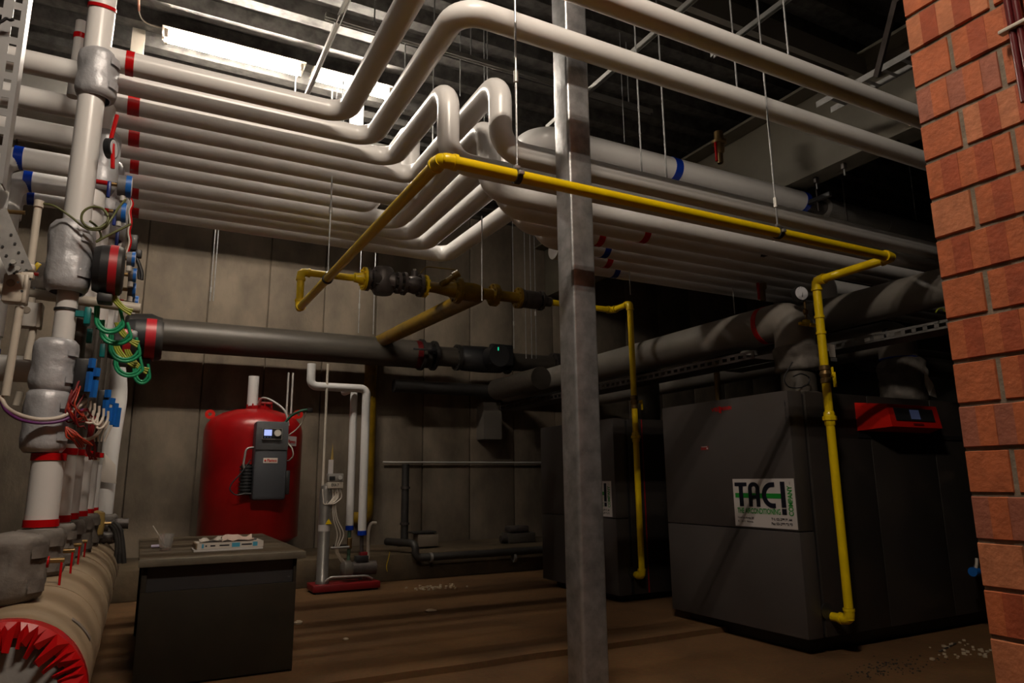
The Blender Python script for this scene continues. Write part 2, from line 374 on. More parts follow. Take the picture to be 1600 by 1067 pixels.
# ------------------------------------------------------------------ brick wall (hollow clay blocks, face looks to -X)
def brickwall():
    cols = [(.47,.118,.038), (.37,.072,.024), (.52,.175,.075), (.34,.105,.06)]
    ms = [mat('clay_%s' % nme, c, .75, var=.25, scale=22, bump=.35, bscale=45) for nme, c in zip(('orange','deep_orange','pale_orange','brown'), cols)]
    mo = mat('cement_mortar', (.22,.175,.13), .9, var=.3, scale=20, bump=.6, bscale=30)
    X0, YE = 2.478, 1.4; b = MB(); rnd = random.Random(3)
    z = -.012; c = 0
    zoff = .643+.15-.15*5-.012
    z = zoff-.15
    while z < 5.3:
        y1 = YE; short = (c % 2 == 0)
        while y1 > -1.9:
            L = .14 if short else .29; short = False
            y0 = y1-L; z0 = max(0, z+.011); z1 = z+.15; x_ = X0+rnd.uniform(-.002,.003)
            if z1 > .01 and z0 < 5.26:
                # the face carries vertical smooth/rough bands
                nb = 5 if L > .2 else 1; w_ = (L)/nb; base = rnd.choice((0,0,0,2,3)); 
                for k in range(nb):
                    yy1 = y1-k*w_; yy0 = yy1-w_; d = 0.0 if k % 2 == 0 else .0022
                    b.mi = base if (k % 2 == 0) else (1 if base != 3 else 0)
                    jit = lambda: rnd.uniform(-.0015,.0015)
                    e = .004
                    ya = yy1-(e if k == 0 else 0); yb = yy0+(e if k == nb-1 else 0)
                    b.add([(x_-d,ya,z0+e),(x_-d,yb,z0+e),(x_-d,yb,z1-e),(x_-d,ya,z1-e),
                           (x_+.012,yy1,z0+jit()),(x_+.012,yy0,z0+jit()),(x_+.012,yy0,z1+jit()),(x_+.012,yy1,z1+jit())],
                          [(0,1,2,3),(4,5,1,0),(3,2,6,7),(4,0,3,7),(1,5,6,2)])
            y1 = y0-.012
        z += .15; c += 1
    b.mi = 4; b.span((X0+.008,-1.9,0),(X0+.14,YE-.004,5.26))
    return b.build('wall_brick_right', ms+[mo], smooth=False)
struct(brickwall())
t = thing('red_pipe_pair', 'two thin dark red pipes clipped side by side on the top of the brick wall', 'pipes', at(1585,60,'x',2.44))
for k, (xa, xb) in enumerate(((1577,1592),(1590,1608))):
    p0 = at(xa,20,'x',2.445); 
    MB().cyl((2.445,p0.y,2.2 if k else 2.34),(2.445,p0.y,4.2),.011,seg=12).build('red_pipe', mat('oxblood_paint', (.10,.008,.01), .35), t)
p0 = at(1585,42,'x',2.44); b = MB(); b.box((2.44,p0.y-.005,p0.z),(.03,.1,.014),.004); b.build('pipe_clip', CREAM, t)

# ------------------------------------------------------------------ hanger rods, rails, ceiling steel
def rod(label, p, ztop, name='hanger_rod', coupler=None, group='threaded hanger rods', r=.0055, m=GALV):
    p = Vector(p); b = MB().cyl(p, (p.x,p.y,ztop), r, seg=8)
    if coupler is None: return tag(b.build(name, m), label, 'rod', group)
    t = thing(name, label, 'rod', p, group); b.build('rod', m, t)
    MB().cyl((p.x,p.y,coupler-.03),(p.x,p.y,coupler+.03),.0115,seg=12).build('coupler_nut', STEEL, t)
    return t
def clamp(label, p, d, r, name='pipe_clamp', group='pipe clamps on the yellow gas line'):
    t = thing(name, label, 'clamp', Vector(p)-Vector((0,0,r)), group)
    ring(p, d, r, .028, .007).build('clamp_ring', BLACKR, t)
    p = Vector(p); MB().box(p+Vector((0,0,r+.012)),(.03,.02,.02),.003).build('clamp_nut', GALV, t)
    MB().box(p+Vector((0,-r-.012,.0)),(.026,.018,.02),.003).build('clamp_screw', GALV, t)
def zof(px_, py_, y): return at(px_, py_, 'y', y).z
GZ = 2.575; GY = 2.72
rod('rod with coupler holding the yellow pipe just left of the column', (1.475,GY,GZ+.035), 5.39, coupler=zof(810,121,GY))
rod('rod with couplers holding the yellow pipe left of its right corner', (3.235,GY,GZ+.035), 5.39, coupler=zof(1210,316,GY))
rod('thin rod dropping past the left pipe row to the yellow diagonal pipe', (1.067,4.83,GZ+.035), 3.36, coupler=zof(512,326,4.83))
clamp('dark clamp on the yellow pipe just left of the column', (1.475,GY,GZ), X_, .031)
clamp('dark clamp on the yellow pipe left of its right corner', (3.235,GY,GZ), X_, .031)
clamp('dark clamp on the lower end of the yellow diagonal pipe', (1.067,4.83,GZ), Y_, .031)
def rodp(px_, py_, y, ztop, label, **k): rod(label, at(px_, py_, 'y', y), ztop, **k)
rodp(976,222,4.6646,5.39,'leftmost of the rods seen right of the column, hanging to the thick banded pipe')
rodp(1003,270,3.3864,5.39,'second rod right of the column, between the high pipes')
rodp(1042,280,3.3864,5.39,'third rod right of the column, hanging from the end of a short rail')
rodp(1152,140,2.8842,5.39,'rod between the two highest right pipes, left of the coupler rod')
rodp(1232,85,2.4983,5.39,'rod above the highest right pipe, right of the coupler rod')
rodp(1279,330,4.482,5.39,'rod at the blue banded end of the thick pipe', r=.009, m=IRON)
rodp(1323,345,4.482,4.5115,'rod from the grey beam right of the blue banded pipe end', r=.009, m=IRON)
rodp(1432,345,4.5235,5.39,'thin rod beside the brick wall at the metal clad pipe')
rodp(328,470,8.2,5.39,'left of the paired rods before the concrete wall', coupler=zof(327,452,8.2))
rodp(333,470,8,5.39,'right of the paired rods before the concrete wall')
for i, (px_, py_) in enumerate(((560,520),(583,522))):
    rodp(px_, py_, 8.2, 5.39, ('left','right')[i]+' rod crossing the wall behind the first gas valve body', coupler=zof(px_+1,478,8.2) if i == 0 else None)
for i, (px_, py_) in enumerate(((803,545),(822,560),(831,560),(838,560))):
    rodp(px_, py_, 8.2, 5.39, ('first','second','third','fourth')[i]+' of the four rods before the wall left of the column', coupler=zof(px_,(505,0,0,490)[i],8.2) if i in (0,3) else None)
rodp(753,470,4.648,3.1835,'dark rod hanging just below the last lit pipe bend')
rodp(985,460,4.8056,3.0,'thin rod hanging right of the column above the second yellow drop')
rodp(1148,490,4.8056,3.0,'thin rod hanging over the large boiler pipe')
rodp(1261,440,4.8056,3.0,'short rod above the pressure gauge')
for i, (px_, py_, pt) in enumerate(((631,175,95),(676,230,140),(719,150,78),(762,180,110),(757,205,130))):
    p = at(px_,py_,'y',4.9); rod('rod behind the white pipe bends, '+('first','second','third','fourth','fifth')[i]+' from the left', p, 5.39, group='rods behind the pipe bends')
for i, (px_, py_) in enumerate(((535,165),(525,168),(518,168),(540,120),(512,168))):
    p = at(px_, py_, 'y', 5.48+i*.12); rod('thin bright rod of the bundle hanging before the glowing lamps', (p.x,p.y,3.64), 4.6, group='rod bundle before the lamps')
for i, (xa, ya, yb, z, lab) in enumerate(((1.054,3.0,7.1,4.594,'steel rail running toward the lamps above the first white bend'),
        (3.32,2.16,5.48,4.594,'steel rail crossing above the two highest pipes right of the column'),
        (3.94,2.16,3.82,4.594,'shorter steel rail above the highest right pipe'))):
    b = MB(); w_ = .0185
    b.span((xa-w_,ya,z),(xa-w_+.003,yb,z+.041)); b.span((xa+w_-.003,ya,z),(xa+w_,yb,z+.041)); b.span((xa-w_,ya,z+.038),(xa+w_,yb,z+.041))
    b.span((xa-w_,ya,z),(xa-.011,yb,z+.003)); b.span((xa+.011,ya,z),(xa+w_,yb,z+.003))
    t = thing('mounting_rail', lab, 'rail', (xa,(ya+yb)/2,z)); b.build('rail', STEELCH, t, smooth=False)
    for yy in (ya+.4, yb-.5):
        MB().cyl((xa,yy,z+.04),(xa,yy,5.39),.006,seg=8).build('rail_rod', GALV, t)
        MB().cyl((xa,yy,z-.006),(xa,yy,z+.0),.014,seg=6).build('nut', GALV, t)
b = MB(); ya, z = 4.77, 4.594
b.span((.95,ya-.02,z),(4.07,ya-.017,z+.041)); b.span((.95,ya+.017,z),(4.07,ya+.02,z+.041)); b.span((.95,ya-.02,z+.038),(4.07,ya+.02,z+.041))
t = thing('mounting_rail', 'long steel rail behind the tall white pipe bends left of the column', 'rail', (2.5,ya,z)); b.build('rail', STEELCH, t, smooth=False)
for xx in (1.33,2.16,3.0,3.8): MB().cyl((xx,ya,z+.04),(xx,ya,5.39),.006,seg=8).build('rail_rod', GALV, t)
# olive grey beam with a flange
OLV = mat('olive_grey_paint', (.15,.13,.095), .6, var=.2, scale=2)
b = MB(); b.span((5.70,-2,4.125),(5.93,9.59,4.93),.006); b.span((5.93,-2,4.14),(6.0,9.59,4.155)); b.span((5.5,-2,4.93),(5.93,9.59,4.96))
tag(b.build('ceiling_beam', OLV), 'deep olive grey beam crossing the ceiling behind the highest right pipes', 'beam')
for i, (px_, py_) in enumerate(((1275,262),(1318,240),(1402,205))):
    p = at(px_, py_+16, 'z', 4.12); t = thing('beam_clamp', ('left','middle','right')[i]+' beam clamp on the lower edge of the olive grey beam', 'clamp', p, 'beam clamps')
    MB().box(p+Vector((0,0,-.01)),(.05,.035,.09),.004).build('clamp_body', IRON, t); MB().cyl(p+Vector((0,0,-.12)),p+Vector((0,0,.1)),.008,seg=8).build('clamp_bolt', GALV, t)
# unlit metal channel hung under the deck
b = MB(); b.span((2.6,3.56,4.75),(5.60,3.575,4.93)); b.span((2.6,3.56,4.93),(5.60,3.80,4.945)); b.span((2.6,3.575,4.75),(5.60,3.62,4.76)); b.span((2.6,3.785,4.80),(5.60,3.80,4.93))
tag(b.build('metal_channel', mat('grey_channel', (.30,.28,.25), .45, metal=.4), smooth=False), 'long grey metal channel under the roof at top right', 'channel')
p0 = at(1400,0,'y',2.15); p1 = at(1370,118,'y',2.5)
tag(MB().cyl(p1, (p0.x, p0.y, min(5.26,p0.z)), .022, seg=4).build('diagonal_brace', IRON), 'dark slanting steel brace beside the top of the brick wall', 'brace')
b = MB(); p = at(1360,125,'z',4.345); b.span((p.x-.03,p.y-1.8,4.345),(p.x-.026,p.y+.5,4.40)); b.span((p.x+.16,p.y-1.8,4.345),(p.x+.164,p.y+.5,4.40))
for k in range(14): b.span((p.x-.026,p.y-1.75+k*.16,4.345),(p.x+.16,p.y-1.72+k*.16,4.349))
tag(b.build('cable_ladder', GALVD, smooth=False), 'dark slotted cable ladder near the top of the brick wall', 'cable tray')
# black bracket arms under the pipes right of the column
for (q, y, lab, ln) in (((1190,398),4.07,'black bracket arm under the dim pipes by the right gas clamp',.29), ((1275,312),4.48,'black bracket arm at the blue banded pipe end',.35), ((965,412),4.9,'faint grey bracket below the lowest dim pipes right of the column',.42)):
    p = at(*q,'y',y); t = thing('pipe_bracket', lab, 'bracket', p)
    MB().box(p, (.045,ln,.045), .004).build('bracket_arm', GALVD if 'faint' in lab else BLACK, t); MB().cyl(p+Vector((0,ln*.4,0)),p+Vector((0,ln*.4,.5)),.008,seg=8).build('bracket_rod', IRON, t)

# ------------------------------------------------------------------ yellow gas line
G = .03
def elbow(p, a, b_, r, m, parent, name='elbow_fitting', ln=.075):
    """malleable elbow with collars; a and b_ are the directions of its two legs"""
    p = Vector(p); a = Vector(a); b_ = Vector(b_)
    q = MB().tube([p+a*ln, p, p+b_*ln], r*1.17, ln*.85, 24)
    q.lathe(p+a*(ln-.018), a*.018, [(0,r),(0,r*1.3),(1,r*1.3),(1,r)], 24); q.lathe(p+b_*(ln-.018), b_*.018, [(0,r),(0,r*1.3),(1,r*1.3),(1,r)], 24)
    return q.build(name, m, parent)
V = Vector
c1 = V((1.085,GY,GZ)); c2 = V((1.055,5.79,GZ)); c3 = V((1.055,5.79,2.89)); c4 = V((4.30,GY,GZ)); c5 = V((4.315,3.328,GZ)); c6 = V((4.315,3.328,.20))
t = thing('gas_pipe', 'bright yellow gas pipe crossing before the column and dropping down the near boiler', 'gas pipe', (2.7,GY,GZ))
for a, b_ in ((c1,c2),(c2,c3),(c1,c4),(c4,c5)):
    MB().cyl(a, b_, G, seg=28).build('pipe_run', YEL, t)
MB().cyl(c3, (1.52,5.79,2.895), G, seg=28).build('pipe_run', YEL, t)
MB().cyl(c5, (c5.x,c5.y,1.93), G, seg=28).build('pipe_run', YEL, t)
MB().cyl((c5.x,c5.y,1.82), c6, G, seg=28).build('pipe_run', YEL, t)
for p, a, b_ in ((c1,X_,Y_),(c2,(0,-1,0),Z_),(c3,(0,0,-1),X_),(c4,(-1,0,0),Y_),(c5,(0,-1,0),(0,0,-1)),(c6,Z_,Y_)): elbow(p,a,b_,G,YEL,t)
for z in (2.30,2.18): ring((c5.x,c5.y,z),Z_,G,.018,.006).build('pipe_collar', YEL, t)
q = MB(); q.lathe((c5.x,c5.y,1.50),(0,0,.11),[(0,G),(.1,G*1.25),(.35,G*1.3),(.4,G*1.6),(.65,G*1.6),(.7,G*1.3),(.9,G*1.25),(1,G)],8); q.build('pipe_union', YEL, t)
q = MB(); q.lathe((c5.x,c5.y,1.81),(0,0,.13),[(0,G),(.02,G*1.25),(.25,G*1.25),(.3,G*1.05),(.5,G*1.4),(.7,G*1.05),(.75,G*1.25),(.98,G*1.25),(1,G)],24); v_ = q.build('ball_valve', BRASS, t)
q = MB(); q.cyl((c5.x+.03,c5.y,1.875),(c5.x+.07,c5.y,1.875),.012); q.box((c5.x+.075,c5.y,1.875),(.014,.03,.03),.004); q.box((c5.x+.082,c5.y-.01,1.84),(.01,.026,.11),.004); q.box((c5.x+.082,c5.y+.0,1.91),(.01,.018,.05),.004); h = q.build('valve_handle', YEL, v_)
MB().cyl(c6+V((0,.075,0)), c6+V((0,.16,0)), G, seg=20).build('pipe_run', YEL, t)
# second drop, at the far boiler
d0 = V((4.27,5.80,2.9)); d1 = V((4.27,5.5,2.9)); d2 = V((4.27,5.5,.25))
t = thing('gas_pipe', 'thinner looking yellow gas pipe dropping down the far boiler right of the column', 'gas pipe', d2)
MB().cyl((3.5,5.80,2.9), d0, G, seg=20).build('pipe_run', YEL, t); MB().cyl(d0,d1,G,seg=20).build('pipe_run', YEL, t); MB().cyl(d1,d2,G,seg=20).build('pipe_run', YEL, t)
for p, a, b_ in ((d0,(-1,0,0),(0,-1,0)),(d1,Y_,(0,0,-1)),(d2,Z_,Y_)): elbow(p,a,b_,G,YEL,t,ln=.065)
MB().cyl(d2, d2+V((0,.15,0)), G, seg=20).build('pipe_run', YEL, t)
q = MB(); q.lathe((4.27,5.5,1.50),(0,0,.1),[(0,G),(.1,G*1.25),(.35,G*1.3),(.4,G*1.6),(.65,G*1.6),(.7,G*1.3),(.9,G*1.25),(1,G)],8); q.build('pipe_union', YEL, t)
q = MB(); q.lathe((4.27,5.5,1.83),(0,0,.13),[(0,G),(.02,G*1.25),(.25,G*1.25),(.3,G*1.05),(.5,G*1.4),(.7,G*1.05),(.75,G*1.25),(.98,G*1.25),(1,G)],24); v_ = q.build('ball_valve', BRASS, t)
q = MB(); q.box((4.345,5.5,1.9),(.02,.03,.03),.004); q.box((4.355,5.49,1.87),(.01,.026,.1),.004); q.build('valve_handle', YEL, v_)
# gas train with flanged valves
def flange(x, r, w_, m, parent, name='flange', y=5.79, z=2.9, bolts=8):
    q = MB().lathe((x,y,z),(w_,0,0),[(0,.03),(0,r),(1,r),(1,.03)],32)
    for k in range(bolts):
        a = 2*PI*(k+.5)/bolts; q.cyl((x-.014,y+math.cos(a)*r*.82,z+math.sin(a)*r*.82),(x+w_+.014,y+math.cos(a)*r*.82,z+math.sin(a)*r*.82),.011,seg=6)
    return q.build(name, m, parent)
TY, TZ = 5.79, 2.9
t = thing('gas_valve_assembly', 'flanged gas valves with dark iron bodies, left on the yellow line before the wall', 'gas valve', (1.85,TY,TZ-.14))
MB().lathe((1.50,TY,TZ),(.09,0,0),[(0,.03),(.1,.042),(.5,.045),(1,.065)],28).build('reducer', YEL, t)
flange(1.585,.105,.022,YEL,t); flange(1.612,.105,.026,IRON,t,'iron_flange')
q = MB().lathe((1.638,TY,TZ),(.25,0,0),[(0,.06),(.06,.062),(.1,.088),(.14,.094),(.18,.088),(.5,.09),(.82,.088),(.86,.094),(.9,.088),(.94,.062),(1,.06)],32)
for k in range(4): q.box((1.765,TY+.092*math.cos(k*PI/2+.6),TZ+.092*math.sin(k*PI/2+.6)),(.17,.012,.012),.003)
q.lathe((1.765,TY,TZ-.12),(0,0,.24),[(0,0),(0,.08),(.1,.095),(.9,.095),(1,.08),(1,0)],28); q.build('filter_body', IRON, t)
flange(1.888,.098,.03,IRON,t,'iron_flange'); flange(1.945,.105,.028,IRON,t,'iron_flange')
q = MB().lathe((1.973,TY,TZ),(.17,0,0),[(0,.05),(.15,.07),(.5,.085),(.85,.075),(1,.05)],28); q.cyl((2.06,TY,TZ+.07),(2.06,TY,TZ+.13),.03,seg=12); q.build('valve_body', IRON, t)
MB().cyl((2.06,TY,TZ+.13),(2.06,TY,TZ+.15),.016,seg=6).build('test_screw', LGREY, t)
flange(2.10,.105,.03,IRON,t,'iron_flange'); flange(2.15,.105,.022,YEL,t)
q = MB().tube([(2.12,TY,TZ+.12),(2.17,TY,TZ+.19),(2.46,TY,TZ+.20),(2.52,TY,TZ+.15)],.006,.03,8); q.build('impulse_line', YELD, t)
t = thing('gas_manifold', 'dirty yellow gas tee with large flange and thick arm sloping back behind the dark pipe', 'gas pipe', (2.5,TY,TZ-.13))
MB().lathe((2.172,TY,TZ),(.28,0,0),[(0,.05),(.35,.05),(.6,.06),(1,.075)],28).build('tapered_pipe', YELD, t)
q = MB().cyl((2.3,TY-.05,TZ+.02),(2.42,TY-.1,TZ+.11),.028,seg=16); q.cyl((2.40,TY-.09,TZ+.10),(2.45,TY-.11,TZ+.135),.036,seg=16); q.build('side_branch', YELD, t)
flange(2.455,.125,.024,YELD,t); flange(2.482,.125,.024,YELD,t)
MB().tube([(2.52,TY,TZ),(2.72,TY,TZ),(2.74,9.44,TZ+.14),(2.74,9.44,.66),(2.6,9.56,.66)],.088,.18,32).build('thick_pipe', YELD, t)
MB().cyl((2.74,TY,TZ),(2.86,TY,TZ),.055,seg=24).build('branch_pipe', YELD, t)
flange(2.845,.11,.024,YELD,t); flange(2.872,.11,.024,YELD,t)
MB().cyl((2.89,TY,TZ),(3.13,TY,TZ),.052,seg=24).build('branch_pipe', YELD, t)
flange(3.12,.105,.024,YELD,t)
t = thing('gas_valve_assembly', 'second set of dark iron gas valves beside the column, half hidden by it', 'gas valve', (3.35,TY,TZ-.14))
flange(3.15,.1,.024,IRON,t,'iron_flange')
MB().lathe((3.174,TY,TZ),(.2,0,0),[(0,.06),(.1,.088),(.5,.09),(.9,.088),(1,.06)],28).build('filter_body', IRON, t)
flange(3.374,.1,.024,IRON,t,'iron_flange'); MB().cyl((3.398,TY,TZ),(3.50,TY,TZ),.05,seg=20).build('valve_body', IRON, t)

# ------------------------------------------------------------------ dark main along the back wall
BY, BZ = 9.02, 2.88
t = thing('main_pipe', 'thick dark grey clad pipe running along the concrete wall at mid height', 'pipe', (1.6499,BY,BZ-.2))
MB().cyl((0.044,BY,BZ),(3.2449,BY,BZ),.192,seg=40).build('pipe_cladding', GREYCL, t)
q = MB().lathe((-0.308,BY,BZ),(0.3852,0,0),[(0,0.1712),(.1,0.214),(.7,0.2408),(.85,0.214),(1,0.198),(1,0.107)],32,wob=.02); q.build('rubber_wrap', BLACKR, t)
MB().lathe((3.2229,BY,BZ),(0.0749,0,0),[(0,0.107),(0,0.1947),(1,0.1947),(1,0.107)],32).build('red_ring', mat('dark_red_tape', (.10,.004,.006), .4), t)
t = thing('shutoff_valve', 'black flanged shutoff valve on the dark wall pipe below the gas tee', 'valve', (3.4099,BY,BZ-.2))
flange(3.2999,0.22,0.044,BLACKR,t,y=BY,z=BZ,bolts=10); MB().lathe((3.3439,BY,BZ),(0.1391,0,0),[(0,0.1498),(.3,0.1819),(.7,0.1819),(1,0.1391)],28).build('valve_body', BLACKR, t); flange(3.4869,0.209,0.044,BLACKR,t,y=BY,z=BZ,bolts=10)
q = MB().cyl((3.4099,BY-.15,BZ+.02),(3.4099,BY-.28,BZ+.02),.04,seg=16); q.box((3.2779,BY-.29,BZ+.02),(.34,.02,.03),.006); q.build('valve_lever', BLACK, t)
t = thing('circulation_pump', 'black pump with small green light on the wall pipe, left of the column', 'pump', (4.2898,BY,BZ-.2))
flange(3.8499,0.187,0.044,BLACKR,t,y=BY,z=BZ); MB().lathe((3.8939,BY,BZ),(0.749,0,0),[(0,0.1391),(.08,0.1819),(.5,0.1926),(.9,0.1819),(1,0.1391)],32).build('pump_housing', BLACK, t)
MB().cyl((4.3448,BY-.1,BZ+.0),(4.3448,BY-.42,BZ),.16,seg=28).build('pump_motor', BLACK, t)
q = MB().box((4.3998,BY-.36,BZ+.02),(.36,.1,.3),.03); q.build('control_head', BLACK, t)
MB().box((4.3228,BY-.425,BZ+.09),(.018,.006,.05),.002).build('status_light', mat('green_led', (.01,.3,.15), .4, emit=(.02,.9,.45), estr=.5), t)
flange(4.6638,0.187,0.044,BLACKR,t,y=BY,z=BZ)
line('short grey pipe between the two black valves on the wall line', [(3.5199,BY,BZ),(3.8499,BY,BZ)], .139, GREYCL)
line('short light grey pipe on the wall line just left of the column', [(4.7078,BY,BZ),(5.4448,BY,BZ)], .134, GREYCL)
t = thing('flanged_joint', 'dark bolted joint on the wall pipe half hidden by the column', 'joint', (5.5548,BY,BZ-.2))
flange(5.4558,0.187,0.055,IRON,t,y=BY,z=BZ); flange(5.5438,0.187,0.055,IRON,t,y=BY,z=BZ)
line('dark lower pipe following below the wall pipe behind the thick yellow drop', [(3.0,9.2,2.45),(6.5,9.2,2.45)], .09, BLACKR)
# red pumps at the left end of the wall pipe
def big_pump(p, s, label, k=1.0):
    p = V(p); t = thing('circulation_pump', label, 'pump', p-V((0,0,.17*s)))
    MB().lathe(p-V((.12*s*k,0,0)),V((.06*s*k,0,0)),[(0,.1*s),(0,.14*s),(1,.155*s),(1,.1*s)],32).build('rear_cover', BLACK, t)
    MB().lathe(p-V((.06*s*k,0,0)),V((.07*s*k,0,0)),[(0,.1*s),(0,.155*s),(1,.16*s),(1,.1*s)],32).build('motor_housing', BLACK, t)
    MB().lathe(p+V((.01*s*k,0,0)),V((.07*s*k,0,0)),[(0,.1*s),(0,.164*s),(1,.164*s),(1,.1*s)],32).build('red_band', mat('red_motor_band', (.42,.012,.02), .38), t)
    MB().lathe(p+V((.08*s*k,0,0)),V((.05*s*k,0,0)),[(0,.1*s),(0,.16*s),(.7,.155*s),(1,.14*s),(1,0)],32).build('front_cover', BLACKR, t)
    MB().box(p+V((.0,0,-.19*s)),(.13*s*k,.12*s,.06*s),.01).build('terminal_box', BLACK, t)
    return t
big_pump((-.243,4.11,2.262),.83,'large black pump with a red band beside the padded silver jacket', .66)
big_pump((-.09,8.0,2.62),1.35,'black pump with a red band at the left end of the dark wall pipe')
big_pump((-.183,5.23,2.063),.66,'partly hidden dark red pump behind the green cable loops')

# ------------------------------------------------------------------ risers and header on the left
RX = -.415
HX, HZ, HR = -.3486, .4736, .249
t = thing('supply_header', 'huge horizontal insulated header pipe at bottom left with red taped end', 'pipe header', (HX,4.5,.2))
b = MB().lathe((HX,2.822,HZ),(0,3.98,0),[(0,HR-.02),(0,HR),(1,HR),(1,.0)],64); b.build('header_cladding', DUSTY, t)
b = MB().lathe((HX,2.81,HZ),(0,.03,0),[(0,0),(.3,.166),(1,HR-.01),(1,0)],48); b.build('end_cap', mat('grey_end_fabric', (.32,.31,.30), .7, var=.25, bump=.2), t)
# crinkled red foil fringe round the end
rnd = random.Random(5)
b = MB(); b.lathe((HX,2.806,HZ),(0,.07,0),[(.04,HR-.045),(0,HR-.02),(.03,HR+.004),(.2,HR+.006),(1,HR+.005),(1,HR-.02)],64,wob=.008)
k = 0; a = 0
while a < 2*PI:
    da = rnd.uniform(.08,.2); ln = rnd.uniform(.05,.10); tw = rnd.uniform(-.05,.05); y0 = 2.808; y1 = 2.797-rnd.uniform(0,.015)
    P = lambda ang, r, y: (HX+r*math.sin(ang), y, HZ+r*math.cos(ang))
    b.add([P(a,HR+.004,y0),P(a+da,HR+.004,y0),P(a+da*.9+tw,HR-ln,y1+.008),P(a+da*.15+tw,HR-ln*rnd.uniform(.8,1),y1),
           P(a+da*.5,HR-.02,y0-.016),
           P(a,HR+.004,y0+.004),P(a+da,HR+.004,y0+.004),P(a+da*.9+tw,HR-ln,y1+.012),P(a+da*.15+tw,HR-ln,y1+.004)],[(0,4,3),(0,1,4),(1,2,4),(4,2,3),(5,8,7,6),(0,3,8,5),(1,6,7,2),(3,2,7,8)])
    a += da*rnd.uniform(.85,1.25)
b.build('red_tape_fringe', RED, t, ang=20)['label'] = 'red foil tape fringe round the end'
for yy in (3.74,4.48,5.23,5.98): ring((HX,yy,HZ),Y_,HR,.012,.002,48).build('cladding_seam', DUSTY, t)
# small grey label patch on the header
a0 = .95; b = MB(); vs = []
for i in range(9):
    an = .72+i*.055
    for yy in (3.154, 3.204): vs.append((HX+(HR+.003)*math.sin(an), yy+.05*i/8, HZ+(HR+.003)*math.cos(an)))
b.add(vs, [(2*i,2*i+1,2*i+3,2*i+2) for i in range(8)]); b.build('grey_sticker', mat('grey_sticker', (.16,.135,.12), .6), t)
for yy in (3.5,6.2):
    b = MB().span((HX-.17,yy-.05,-.04 if yy < 4.3 else 0),(HX+.17,yy+.05,.25)); tag(b.build('pipe_support', IRON), 'dark low support under the %s end of the huge header' % ('near' if yy < 5 else 'far'), 'support')

def jacket(name, z0, z1, x, y, r, m=SILVER, wob=.05, pinch=None, parent=None):
    n_ = 14; prof = []
    for i in range(n_+1):
        q = i/n_; e = min(q,1-q); rr_ = r*(1-.22*math.exp(-e*22)-.04*math.exp(-((q-.5)/.09)**2)); prof.append((q, rr_))
    prof = [(0,r*.7)]+prof+[(1,r*.7)]
    b = MB().lathe((x,y,z0),(0,0,z1-z0),prof,48,wob=wob)
    return b.build(name, m, parent, ang=75)
def buckles(parent, x, y, z0, z1, r, ang=.55, m=SILVERD):
    # two strap closures on the side of a jacket
    for k, zz in enumerate((z0+(z1-z0)*.25, z0+(z1-z0)*.75)):
        b = MB(); vs = []; N = 6
        for i in range(N+1):
            an = ang-.3+.6*i/N
            for dz in (-.022,.022): vs.append((x+(r+.012)*math.sin(an), y-(r+.012)*math.cos(an), zz+dz))
        b.add(vs,[(2*i,2*i+2,2*i+3,2*i+1) for i in range(N)]); b.build('closure_strap', m, parent)
t = thing('riser_pipe', 'tall front white riser on the far left wrapped in silver jackets', 'pipe', (RX,4.1832,0.6935))
def cyl_z(z0,z1,r,m,parent,name='pipe_cladding',x=RX,y=4.1832): return MB().cyl((x,y,z0),(x,y,z1),r,seg=36).build(name,m,parent)
MB().tube([(RX,4.1832,3.4325),(RX,4.1832,4.0301),(RX,3.486,4.636)],.068,.1,36).build('pipe_cladding', WHITE, t)
ring((RX,4.1749,3.8143),(0,-.35,1),.069,.018).build('tape_band', RED, t)
ring((RX+0.0083,3.9425,4.1961),(0,-1,.9),.069,.025).build('tape_band', RED, t)
cyl_z(2.478,3.308,0.0656,WHITE,t); cyl_z(1.8389,2.146,0.0498,WHITE,t); cyl_z(0.9259,1.2994,0.0714,WHITE,t)
cyl_z(0.6935,1.0255,0.0581,WHITE,t)
for z, r_ in ((2.4987,.067),(1.287,.073),(0.9674,.073)): ring((RX,4.1832,z),Z_,r_,.035).build('tape_band', RED, t)
ring((RX,4.1832,2.0423),Z_,.051,.012,.005).build('black_strap', BLACK, t)
b = MB().box((RX+0.0996,4.15,2.0132),(.03,.05,.09),.006); b.box((RX+0.0706,4.15,2.0215),(.05,.03,.03)); b.build('strap_sensor', TEAL, t)
jacket('silver_jacket', 3.2499,3.5321,RX+0.0166,4.1832,0.1037,parent=t); buckles(t,RX+0.0166,4.1832,3.2499,3.5321,0.1037,.9,SILVER)
jacket('silver_jacket', 2.1294,2.5112,RX-0.0083,4.1666,0.1062,parent=t,wob=.06); buckles(t,RX-0.0083,4.1666,2.1294,2.5112,0.1079,.75,SILVER)
jacket('silver_jacket', 1.6065,1.8804,RX-0.0208,4.1749,0.1013,parent=t); buckles(t,RX-0.0208,4.1749,1.6065,1.8804,0.0996,.9,SILVER)
jacket('silver_jacket', 1.3077,1.6231,RX-0.0291,4.1749,0.1013,parent=t); buckles(t,RX-0.0291,4.1749,1.3077,1.6231,0.0996,.9,SILVER)
jacket('valve_jacket', 0.7101,0.9425,RX+.0,4.15,0.11,SILVERD,parent=t,wob=.12); buckles(t,RX,4.15,0.7101,0.9425,0.112,.8)
ring((RX+0.0166,4.1832,0.7184),Z_,.075,.04).build('tape_band', RED, t)
def lever(y, x, z0, z1, label):
    t = thing('valve_lever', label, 'valve lever', (x,y,z0))
    MB().box((x,y,(z0+z1)/2),(.010,.018,(z1-z0)),.004).build('lever_arm', RED, t); MB().cyl((x-.05,y,z1),(x+.01,y,z1),.012,seg=10).build('lever_pivot', BRASS, t)
